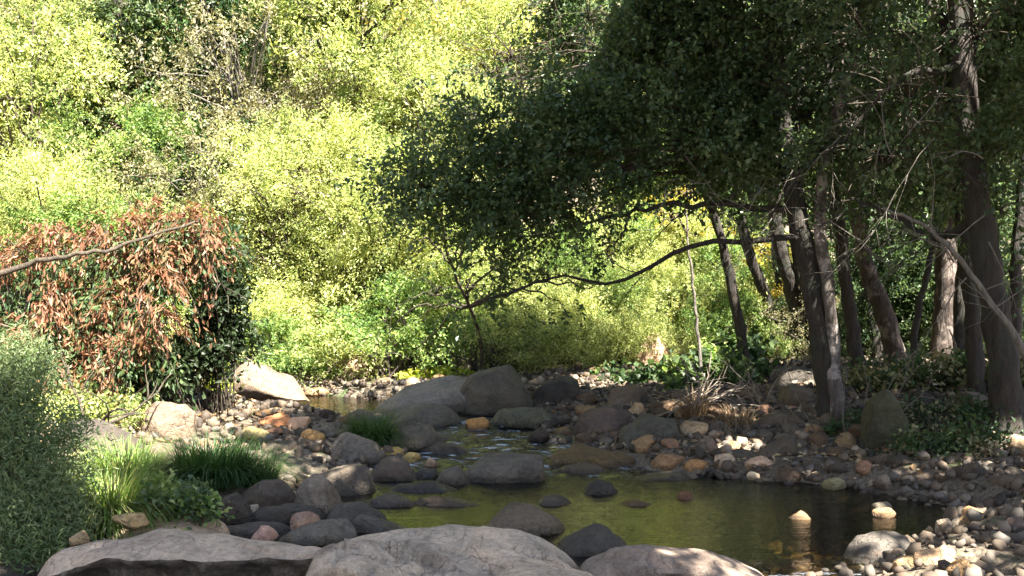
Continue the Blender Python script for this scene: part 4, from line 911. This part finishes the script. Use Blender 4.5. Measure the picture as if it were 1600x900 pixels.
tree('big_alder_tree', 'thick dark trunk at the right edge, roots by the stones, with hanging bare twigs',
     [([(1574, 665, 9.7), (1566, 560, 9.7), (1548, 450, 9.7), (1530, 330, 9.8), (1512, 180, 9.9), (1500, 30, 10), (1490, -200, 10.2)], .145, .09),
      ([(1528, 610, 11.2), (1518, 480, 11.2), (1500, 330, 11), (1490, 180, 10.8), (1470, 20, 10.6)], .09, .055)],
     [(1560, 240, 9.8, .9, .9, .5), (1420, 160, 10.2, 1.1, 1, .6), (1520, 60, 10, 1.3, 1.2, .8), (1640, 150, 9.8, 1.0, 1, .9), (1360, 60, 10.6, 1.0, 1, .7), (1640, 340, 10.2, .55, .8, .5), (1380, 250, 10.6, .7, .8, .35), (1480, 285, 10.6, .7, .8, .25),
      (1450, -80, 10.4, 1.7, 1.4, 1.1), (1620, -80, 10, 1.6, 1.4, 1.1), (1500, -260, 10, 1.8, 1.6, 1.1)],
     84000, 78, 'bark_dark', twigs=16, twig_blob=[(1400, 230, 9.2, 90, 60), (1500, 180, 9.2, 60, 90), (1570, 320, 9.2, 50, 60), (1430, 80, 9.4, 50, 70)], group=G,
     limbs=[([(1535, 330, 9.8), (1470, 370, 10.1), (1400, 340, 10.4), (1330, 310, 10.7)], .05, .012), ([(1505, 100, 9.9), (1400, 130, 9.8), (1330, 210, 9.9), (1260, 260, 10)], .035, .008)])
tree('sapling', 'slender grey sapling standing alone under the arch of limbs',
     [([(1098, 605, 13.6), (1092, 540, 13.6), (1086, 470, 13.6), (1078, 410, 13.6), (1072, 350, 13.6), (1074, 290, 13.6)], .026, .010)],
     [(1080, 310, 13.6, .4, .4, .22), (1050, 345, 13.5, .3, .3, .15)], 1500, 79, 'twig', group=G)
for path, r0, lb, sd, bk in [
    ([(1425, 585, 12.6), (1432, 500, 12.6), (1450, 420, 12.6), (1468, 330, 12.6), (1475, 200, 12.6)], .045, 'thin dark stem leaning right, just left of the reddish trunk', 91, 'bark_dark'),
    ([(1375, 600, 15), (1368, 520, 15), (1352, 430, 15), (1338, 330, 15), (1335, 150, 15)], .09, 'dim upright trunk in the shade behind the brown leaning trunk', 92, 'bark_dark'),
    ([(1505, 600, 12.4), (1500, 500, 12.4), (1506, 400, 12.4), (1512, 250, 12.4), (1520, 50, 12.4)], .085, 'dark upright trunk between the reddish and the big right trunk', 93, 'bark_dark'),
    ([(1230, 560, 17.5), (1224, 500, 17.5), (1214, 430, 17.5), (1205, 330, 17.5), (1200, 150, 17.5)], .055, 'slender far stem between the first two thin dark trunks', 94, 'bark_dark'),
    ([(1450, 575, 16), (1440, 500, 16), (1432, 400, 16), (1420, 300, 16), (1415, 100, 16)], .08, 'far shaded trunk left of the reddish one', 95, 'bark_dark'),
    ([(1592, 600, 12), (1585, 500, 12), (1590, 380, 12), (1600, 250, 12), (1605, 50, 12)], .08, 'dark trunk cut by the right edge behind the big right trunk', 96, 'bark_dark')]:
    q = path[-1]; tree('slim_tree', lb, [(path, r0, r0 * .6)], [(q[0], q[1], q[2], .8, .8, .6), (q[0] + 30, q[1] + 110, q[2], .7, .7, .4)], 6000, sd, bk, group=G, L=.075, Wd=.048)
tree('alder_tree', 'alder set further back whose dark crown fills the top centre left of the two-toned one',
     [([(1168, 600, 14), (1150, 480, 14), (1120, 350, 13.9), (1060, 200, 13.8), (980, 60, 13.8), (930, -80, 14)], .075, .04)],
     [(770, 120, 13.4, .55, .6, .4), (740, 190, 13.4, .5, .6, .35), (800, 200, 13.2, .6, .6, .4), (860, 170, 13.4, .7, .7, .5), (900, 90, 13.5, .6, .7, .45), (950, 40, 13.6, .9, .8, .6), (1000, 130, 13.4, .9, .8, .7), (930, 230, 13.2, .8, .7, .45),
      (720, 250, 13.1, .5, .5, .35), (900, -30, 13.8, .5, .7, .4), (780, 290, 13, .7, .6, .4), (860, 20, 13.6, .35, .5, .25), (1080, 60, 13.6, .9, .8, .7), (700, 320, 13, .45, .5, .3)], 52000, 97, 'bark_dark', group=G,
     limbs=[([(1060, 200, 13.8), (960, 190, 13.6), (860, 210, 13.5), (760, 240, 13.3)], .035, .008), ([(1000, 90, 13.8), (900, 120, 13.6), (800, 130, 13.4)], .03, .008)])
b9 = at(190, 200, 19); base9 = Vector((b9.x, b9.y, h1(b9.x, b9.y)))
tree('oak_tree', 'old dark-trunked oak with forking bare limbs high in the upper left', [([(205, 240, 19.5), (200, 150, 19.5), (190, 70, 19.5), (180, -30, 19.5), (170, -120, 19.5)], .13, .08)],
     [(150, 20, 19, .8, .7, .4), (60, 60, 19, .6, .6, .3), (215, 10, 19, .7, .7, .5), (250, 130, 19.2, .8, .7, .7), (215, 200, 19.2, .6, .6, .5)], 14000, 98, 'bark_dark', 'l_shade', L=.09, Wd=.055, group='trees and shrubs on the hillside across the stream',
     limbs=[([(192, 60, 19.4), (150, 55, 19.2), (110, 45, 19), (60, 20, 18.9)], .05, .012), ([(188, 40, 19.4), (230, 10, 19.3), (260, -40, 19.3)], .04, .015), ([(195, 110, 19.4), (235, 80, 19.2), (290, 70, 19)], .035, .01)])
# fallen pole leaning across the right trunks
mb = MB(); P0 = at(1625, 600, 9.2); mb.tube([p - P0 for p in curve(px_path([(1625, 600, 9.2), (1590, 530, 9.2), (1540, 460, 9.25), (1490, 395, 9.3), (1440, 350, 9.4), (1380, 325, 9.5)]), 24, .012)], .034, .014, 8, .08, 3)
rr = random.Random(5)
for t in range(8):
    p = at(1590 - t * 20, 530 - t * 24, 9.25) - P0; spray(mb, p, (rr.uniform(-1, 1), rr.uniform(-.4, .4), rr.uniform(-.6, .8)), .5, .008, 1, rr)
o = mb.build('leaning_branch', M['twig'], None, P0); tag(o, 'pale dead branch leaning from the right edge up across the big dark trunk', 'branch')
# trees outside the frame on the right whose shade covers the foreground
for k, (x, y, cx, cy, lb) in enumerate([(4.6, 1.0, 2.6, 1.6, 'out of view right of the viewer'), (6.8, 4.6, 4.6, 5.2, 'out of view right of the gravel bar'), (-3.2, -1.5, -.8, 1.5, 'out of view behind the viewer'), (8.4, 7.6, 6.9, 7.4, 'out of view beyond the right edge'), (7.4, 7.6, 2.6, 8.4, 'out of view above the pool')]):
    base = Vector((x, y, h1(x, y))); root = empty('shade_tree', base); dx, dy = cx - x, cy - y
    mb = MB(); mb.tube(curve([(0, 0, -.3), (dx * .05, dy * .05, 2), (dx * .3, dy * .3, 5), (dx * .6, dy * .6, 7.5)], 14, .03), .2, .08, 9, .06, k)
    rn = random.Random(k)
    for q in range(7):
        mb.tube(curve([(dx * .3, dy * .3, 5), (dx * .7 + rn.uniform(-1, 1), dy * .7 + rn.uniform(-1, 1), 6.6), (dx + rn.uniform(-2.5, 2.5), dy + rn.uniform(-2.5, 2.5), 7.6)], 8, .04, rn), .07, .02, 6)
    mb.build('trunk', M['bark_dark'], root)
    bl = [(dx + rn.uniform(-2.4, 2.4), dy + rn.uniform(-2.4, 2.4), rn.uniform(6.4, 8.6), 1.3, 1.3, .6) for q in range(16)]
    me, _ = foliage(90 + k, bl, 30000, .3, .17, .11, .3, .8, .5, .1, base); link('crown', me, M['l_alder'], root)
    tag(root, f'tall broad shade tree {lb}', 'tree', G)

# ------------------------------------------------------------------ plants of the left bank
def bush(name, label, blobs, n, seed, mats, L, Wd, csize, droop, up, cat='bush', stems=40, stem_mat='twig_dark', flat=.6, shell=.2, sr=.008):
    """blobs: (px, py, Y, rx, ry, rz); parts foliage (one per leaf colour) and stems"""
    b0 = at(*blobs[0][:3]); base = Vector((b0.x, b0.y, h1(b0.x, b0.y))); root = empty(name, base); r = random.Random(seed)
    for i, (mt, share, sub, pn) in enumerate(mats):
        bl = [(*(at(b_[0], b_[1], b_[2]) - base), *b_[3:]) for b_ in (blobs if sub is None else [blobs[j] for j in sub])]
        me, C = foliage(seed + i, bl, int(n * share), csize, L, Wd, droop, up, flat, shell); link(pn, me, M[mt], root)
    mb = MB()
    for k in range(stems):
        c = Vector(C[r.randrange(len(C))]); gx, gy = c.x * .45 + r.uniform(-.1, .1), c.y * .45 + r.uniform(-.1, .1)
        s0 = Vector((gx, gy, h1(base.x + gx, base.y + gy) - base.z - .03))
        mb.tube(curve([s0, (s0 + c) / 2 + Vector((r.uniform(-.05, .05), r.uniform(-.05, .05), .05)), c], 8, .01, r), sr, sr * .4, 4)
    mb.build('stems', M[stem_mat], root)
    return tag(root, label, cat)
LB = [(50, 425, 11.2, .5, .5, .25), (130, 410, 11, .45, .5, .25), (200, 395, 11, .45, .5, .25), (270, 392, 11, .5, .5, .27), (320, 400, 11.2, .42, .5, .35), (150, 460, 11, .55, .5, .4), (230, 460, 11, .6, .5, .4),
      (60, 480, 11, .55, .5, .35), (120, 540, 10.9, .6, .5, .4), (200, 540, 10.8, .5, .5, .4), (30, 560, 10.8, .5, .5, .4), (320, 460, 11.4, .35, .5, .4), (300, 520, 11.3, .35, .5, .3), (260, 400, 11.2, .5, .5, .35), (245, 365, 11, .3, .3, .12), (330, 375, 11.1, .2, .3, .12), (350, 420, 11.3, .2, .3, .25), (-30, 440, 11, .5, .5, .4), (95, 365, 10.9, .14, .2, .12), (185, 340, 10.9, .13, .2, .12), (285, 338, 11, .2, .25, .10), (372, 405, 11.2, .13, .2, .14), (365, 480, 11.2, .13, .2, .12), (330, 345, 11.1, .12, .2, .1)]
BR = [(165, 350), (200, 378), (255, 335), (290, 345), (320, 350), (215, 350), (130, 385), (90, 370), (60, 385), (20, 400), (250, 430), (245, 480), (265, 395), (180, 450), (70, 490), (15, 520), (150, 530), (160, 500), (200, 540), (110, 555), (170, 580), (310, 400), (95, 440), (225, 400)]
b0 = at(*LB[0][:3]); base = Vector((b0.x, b0.y, h1(b0.x, b0.y))); wb = empty('withered_bush', base)
def relb(bl): return [(*(at(b_[0], b_[1], b_[2]) - base), *b_[3:]) for b_ in bl]
me, C1 = shoots(201, relb([(x, y, 10.75 if y < 420 else 10.35, .14, .16, .2) for x, y in BR]), 300, 20, .28, .085, .028, -.1, .5, 1.0, .03, .2, -9, None, False, .55); link('withered_leaves', me, M['l_brown'], wb)
me, C2 = shoots(202, relb(LB), 900, 24, .36, .085, .03, .05, .7, .9, .05, .4, -.12, None, False, .6); link('green_leaves', me, M['l_deep'], wb)
mb = MB(); rn = random.Random(3)
for c in C1[::2] + C2[::3]: mb.tube(c, .006, .002, 3)
for k in range(60):
    c = rn.choice(C1 + C2); s0 = Vector((c[0].x * .5 + rn.uniform(-.4, .1), c[0].y * .5, -.05)); mb.tube(curve([s0, (s0 + c[0]) / 2 + Vector((0, 0, .25)), c[0]], 8, .02, rn), .014, .006, 4)
mb.build('stems', M['twig_dark'], wb)
tag(wb, 'drooping bush on the left bank with rust-brown withered leaves over green ones', 'bush')
bush('shadow_shrub', 'added near-black shrub painting the shadowed hollow right of the withered bush', [(350, 450, 11.3, .16, .3, .28), (340, 505, 11.4, .25, .3, .3), (310, 550, 11.2, .3, .3, .25), (250, 570, 11.0, .35, .3, .2), (190, 585, 11.0, .3, .3, .15)],
     9000, 205, [('l_shadow', 1, None, 'leaves')], .08, .045, .1, .3, .5, 'shrub', stems=50)  # blackened leaves stand in for the shadow in the hollow
mb = MB(); base = wb.location
mb.tube([p - base for p in curve(px_path([(-60, 442, 10.1), (0, 428, 10.15), (60, 407, 10.2), (120, 398, 10.2), (180, 388, 10.3), (250, 362, 10.5), (320, 345, 10.8)]), 26, .015)], .032, .010, 8, .08, 2)
for k in range(26):
    p = at(random.uniform(0, 320), random.uniform(370, 420), 10.8) - base; spray(mb, p, (random.uniform(-1, 1), 0, random.uniform(-1, .3)), .6, .009, 1, random.Random(k), .08)
mb.build('branch', M['twig_dark'], wb)
bush('fine_leaved_bush', 'grey-green fine-leaved bush filling the left edge in front', [(20, 620, 7.4, .45, .4, .3), (20, 850, 6.2, .35, .3, .1), (-20, 820, 6.3, .4, .3, .2), (70, 850, 6.3, .2, .3, .06), (40, 700, 7.0, .45, .4, .3), (10, 780, 6.7, .5, .4, .25), (80, 760, 6.8, .3, .3, .25), (60, 820, 6.5, .35, .3, .12), (110, 800, 6.6, .2, .25, .12), (-40, 700, 7, .4, .4, .4), (30, 560, 7.8, .35, .4, .2)],
     38000, 210, [('l_grey', 1, None, 'leaves')], .05, .012, .09, .2, .3, stems=160, stem_mat='twig', sr=.004, flat=1)
bush('low_herb_bush', 'yellowish small-leaved herbs at the left edge behind the large dark boulder', [(70, 640, 9.6, .5, .4, .15), (150, 640, 10, .5, .4, .12), (110, 610, 10.4, .6, .4, .2), (200, 625, 10.5, .4, .4, .12)],
     5000, 215, [('l_willow', 1, None, 'leaves')], .06, .03, .1, .1, .8, stems=60, sr=.004)
bush('leafy_herb', 'low light green leafy herbs between the grass tuft and the dark rocks', [(270, 775, 7.0, .22, .22, .07), (310, 780, 6.95, .14, .2, .05), (235, 768, 7.2, .2, .2, .08)],
     1700, 220, [('l_alder', .6, None, 'leaves'), ('l_green', .4, None, 'light_leaves')], .05, .035, .06, .1, 1.2, 'herb', stems=50, sr=.004)
bush('leafy_herb', 'pinkish dry brush beside the foot of the withered bush', [(255, 600, 12, .35, .3, .15), (300, 580, 12.3, .35, .3, .22), (230, 620, 11.8, .25, .3, .1)],
     2600, 225, [('l_dry', 1, None, 'leaves')], .06, .018, .09, .2, .3, 'herb', stems=120, stem_mat='drift', sr=.005)
bush('lime_shrub', 'small lime-yellow shrub right of the dark hollow under the withered bush', [(325, 575, 12.6, .22, .25, .22), (315, 550, 12.7, .15, .2, .15), (335, 600, 12.4, .2, .2, .12)],
     2200, 228, [('lime', 1, None, 'leaves')], .07, .03, .07, .1, .6, 'shrub', stems=30)
bush('rhubarb_patch', 'shiny dark broad-leaved ground cover on the far right bank of the stream', [(1010, 590, 14.2, .5, .5, .12), (1060, 580, 14, .45, .5, .2), (1110, 570, 14, .5, .5, .25), (1150, 585, 13.6, .45, .4, .2), (950, 590, 14.6, .4, .4, .08), (1080, 610, 13.2, .5, .4, .1), (1150, 545, 14.6, .45, .4, .25)],
     6000, 230, [('l_deep', .82, None, 'leaves'), ('l_green', .18, None, 'light_leaves')], .12, .09, .12, .0, 1.3, 'plant', stems=90, sr=.006)
bush('lime_herb', 'bright yellow-green herbs glowing on the far gravel bar', [(680, 582, 15.3, .35, .25, .07), (640, 586, 15.2, .2, .2, .05), (720, 584, 15.3, .2, .2, .05)],
     1200, 235, [('lime', 1, None, 'leaves')], .10, .07, .07, .0, 1.2, 'plant', stems=40, sr=.004)
bush('leafy_herb', 'dark green herbs under the big right trunk', [(1490, 680, 9.2, .4, .3, .14), (1440, 690, 9.1, .3, .3, .1), (1530, 640, 9.9, .35, .3, .15), (1440, 640, 10, .4, .3, .12)],
     3000, 240, [('l_deep', .85, None, 'leaves'), ('l_olive', .15, None, 'light_leaves')], .05, .032, .09, .1, 1.0, 'herb', stems=80, sr=.004)
bush('leafy_herb', 'green seedlings at the right foot of the two-toned alder', [(1335, 655, 10.4, .2, .2, .06), (1290, 665, 10.2, .2, .2, .05), (1360, 640, 10.8, .2, .2, .08)],
     700, 244, [('l_deep', 1, None, 'leaves')], .055, .035, .06, .1, 1.0, 'herb', stems=30, sr=.004)
bush('leafy_shrub', 'dark shaded undergrowth between the reddish trunk and the big right trunk', [(1420, 590, 12, .6, .5, .25), (1510, 580, 11.8, .5, .5, .3), (1590, 580, 11.4, .5, .5, .35), (1360, 590, 12.5, .5, .5, .2)],
     8000, 248, [('l_deep', .7, None, 'leaves'), ('l_olive', .3, None, 'pale_leaves')], .07, .04, .12, .1, .8, 'shrub', stems=90)
bush('lime_shrub', 'sunlit bright leaves low behind the bare sapling', [(1130, 480, 16, .5, .4, .3), (1060, 470, 16.2, .5, .4, .35)],
     3000, 250, [('l_willow', 1, None, 'leaves')], .09, .045, .1, .1, .7, 'shrub', stems=30)

def tuft(name, label, px, py, n, ln, wd, seed, mat, spread=.12, lean=.9, off=None, cat='grass tuft', dirs=None):
    Y = base_Y(px, py, off); x = (px - 800) / F * Y; base = Vector((x, Y, g1(x, Y) - .02)); r = np.random.default_rng(seed); K = 6
    a = r.uniform(0, 6.283, n); q = spread * np.sqrt(r.random(n)); p0 = np.stack([q * np.cos(a), q * np.sin(a), np.zeros(n)], -1)
    d = np.stack([np.cos(a), np.sin(a), np.zeros(n)], -1) + r.normal(size=(n, 3)) * .5; d[:, 2] = 0; d /= np.linalg.norm(d, axis=1, keepdims=True)
    side = np.cross(d, [0, 0, 1.]); L = ln * r.uniform(.5, 1.15, n); le = lean * r.uniform(.2, 1.3, n); V = []
    for k in range(K):
        t = k / (K - 1); th = le * t * 1.25
        c = p0 + (d * (np.sin(th) * t)[:, None] + np.array([0, 0, 1.]) * (np.cos(th) * t)[:, None]) * L[:, None]
        w_ = wd * (1 - t ** 1.6) * .5 + .0004
        V += [c - side * w_, c + side * w_]
    V = np.stack(V, 1).reshape(-1, 3); i0 = (np.arange(n) * 2 * K)[:, None]; k = np.arange(K - 1)[None] * 2
    Fq = np.stack([i0 + k, i0 + k + 1, i0 + k + 3, i0 + k + 2], -1).reshape(-1, 4)
    return tag(link(name, mesh_np('tuft', V, Fq, 4), M[mat], None, base), label, cat)
tuft('grass_tuft', 'bright green arching grass tuft behind the broad corner slab', 170, 815, 1500, .48, .009, 301, 'grass', .22, 1.25)
tuft('grass_tuft', 'smaller grass tuft left of the bright arching one, merging into the bush', 105, 800, 700, .36, .008, 302, 'grass', .2, 1.1)
tuft('grass_tuft', 'greener grass behind the bright arching tuft, below the dark boulder', 190, 745, 900, .35, .008, 303, 'grass', .3, 1.0)
tuft('grass_tuft', 'grassy fringe right of the bright arching tuft', 240, 805, 500, .26, .008, 304, 'grass', .16, 1.1)
tuft('sedge_clump', 'large dark sedge clump above the dark brown dome', 330, 752, 1800, .42, .008, 305, 'sedge', .28, 1.0)
tuft('sedge_clump', 'right half of the dark sedge on the left bank, leaning to the stream', 395, 752, 900, .30, .007, 306, 'sedge', .2, 1.1)
tuft('sedge_clump', 'small dark sedge clump growing between the mid-stream boulders', 580, 690, 1100, .36, .008, 307, 'sedge', .2, 1.1)
tuft('sedge_clump', 'pale dry grass clump on the sunlit patch right of the boulders', 1085, 655, 260, .35, .006, 308, 'litter', .12, .9)
tuft('sedge_clump', 'dry straw clump on the gravel bar behind the driftwood', 1150, 662, 260, .28, .006, 309, 'litter', .16, 1.2)
# driftwood, roots and sticks
def sticks(name, label, px, py, n, ln, r0, seed, mat, dx, up=.5, dep=1):
    Y = base_Y(px, py); x = (px - 800) / F * Y; base = Vector((x, Y, g1(x, Y))); rnd = random.Random(seed); mb = MB()
    for k in range(n):
        p = Vector((rnd.uniform(-dx, dx), rnd.uniform(-dx, dx) * .6, rnd.uniform(0, .12 if dx > .1 else .03))); spray(mb, p, (rnd.uniform(-1, 1), rnd.uniform(-.5, .5), rnd.uniform(0, up)), ln * rnd.uniform(.5, 1.2), r0 * rnd.uniform(.5, 1.2), dep, rnd, .03)
    return tag(mb.build(name, M[mat], None, base), label, 'driftwood')
sticks('driftwood', 'tangle of bleached twigs on the sunlit edge of the gravel bar', 1150, 640, 9, .6, .009, 401, 'drift', .5, .9, 2)
sticks('driftwood', 'spiky pale roots beside the greenish boulder', 1075, 650, 12, .5, .012, 402, 'drift', .18, 1.2, 1)
sticks('driftwood', 'fallen pale branch in the sun under the reddish trunk', 1440, 585, 5, .9, .03, 403, 'drift', .08, .3, 1)
sticks('driftwood', 'dark drift sticks lodged over the large dark boulder', 150, 680, 6, .8, .02, 404, 'twig_dark', .12, .3, 1)
sticks('driftwood', 'bleached sticks standing left of the pale pointed rock', 365, 612, 7, .5, .010, 405, 'drift', .2, 1.2, 1)
sticks('driftwood', 'grey twigs sprouting at the foot of the two-toned alder', 1330, 690, 8, .7, .008, 406, 'twig', .3, 1.5, 1)
sticks('driftwood', 'reddish bare root stems under the shrubs behind the largest boulder', 700, 583, 40, .7, .009, 407, 'bark_red', .9, 1.8, 1)

# leaf litter
r = np.random.default_rng(44); n = 9000
Y = r.uniform(8.5, 19, n); x = r.uniform(0, 9, n) * (Y / 14); k = (x > np.interp(Y, RY, RX) + .12) | (Y > 16.2)
x2 = r.uniform(-7, -2.4, 5000); Y2 = r.uniform(7, 17, 5000); x = np.concatenate([x[k], x2]); Y = np.concatenate([Y[k], Y2]); m = len(x)
P = np.stack([x, Y, H(x, Y) + .012 + .02 * r.random(m)], -1)
V, Fc = leaves(P, r.normal(size=(m, 3)) * [1, 1, .25], r.normal(size=(m, 3)) * .5 + [0, 0, 1.], .07 * r.uniform(.5, 1.3, m), .045 * r.uniform(.5, 1.3, m))
tag(link('leaf_litter', mesh_np('litter', V, Fc, 4, False), M['litter']), 'brown fallen leaves scattered over both banks', 'leaf litter', kind='stuff')
# low ground cover over the toe and slope of the hill
r = np.random.default_rng(45); n = 42000
Y = 16.3 + 20 * r.random(n) ** 1.4; x = r.uniform(-.6, .6, n) * Y; pz = fbm(np.stack([x * .8, Y * .8, x * 0], -1), 3, 77)
k = pz > -.25; x, Y = x[k], Y[k]; m = len(x)
P = np.stack([x, Y, H(x, Y) + .02 + .5 * r.random(m) ** 2], -1)
V, Fc = leaves(P, r.normal(size=(m, 3)), r.normal(size=(m, 3)) * .6 + [0, -.3, .8], .11 * r.uniform(.5, 1.4, m), .06 * r.uniform(.5, 1.4, m))
tag(link('ground_cover', mesh_np('cover', V, Fc, 4, False), M['l_olive']), 'low leafy growth covering the slope between the trees', 'ground cover', kind='stuff')
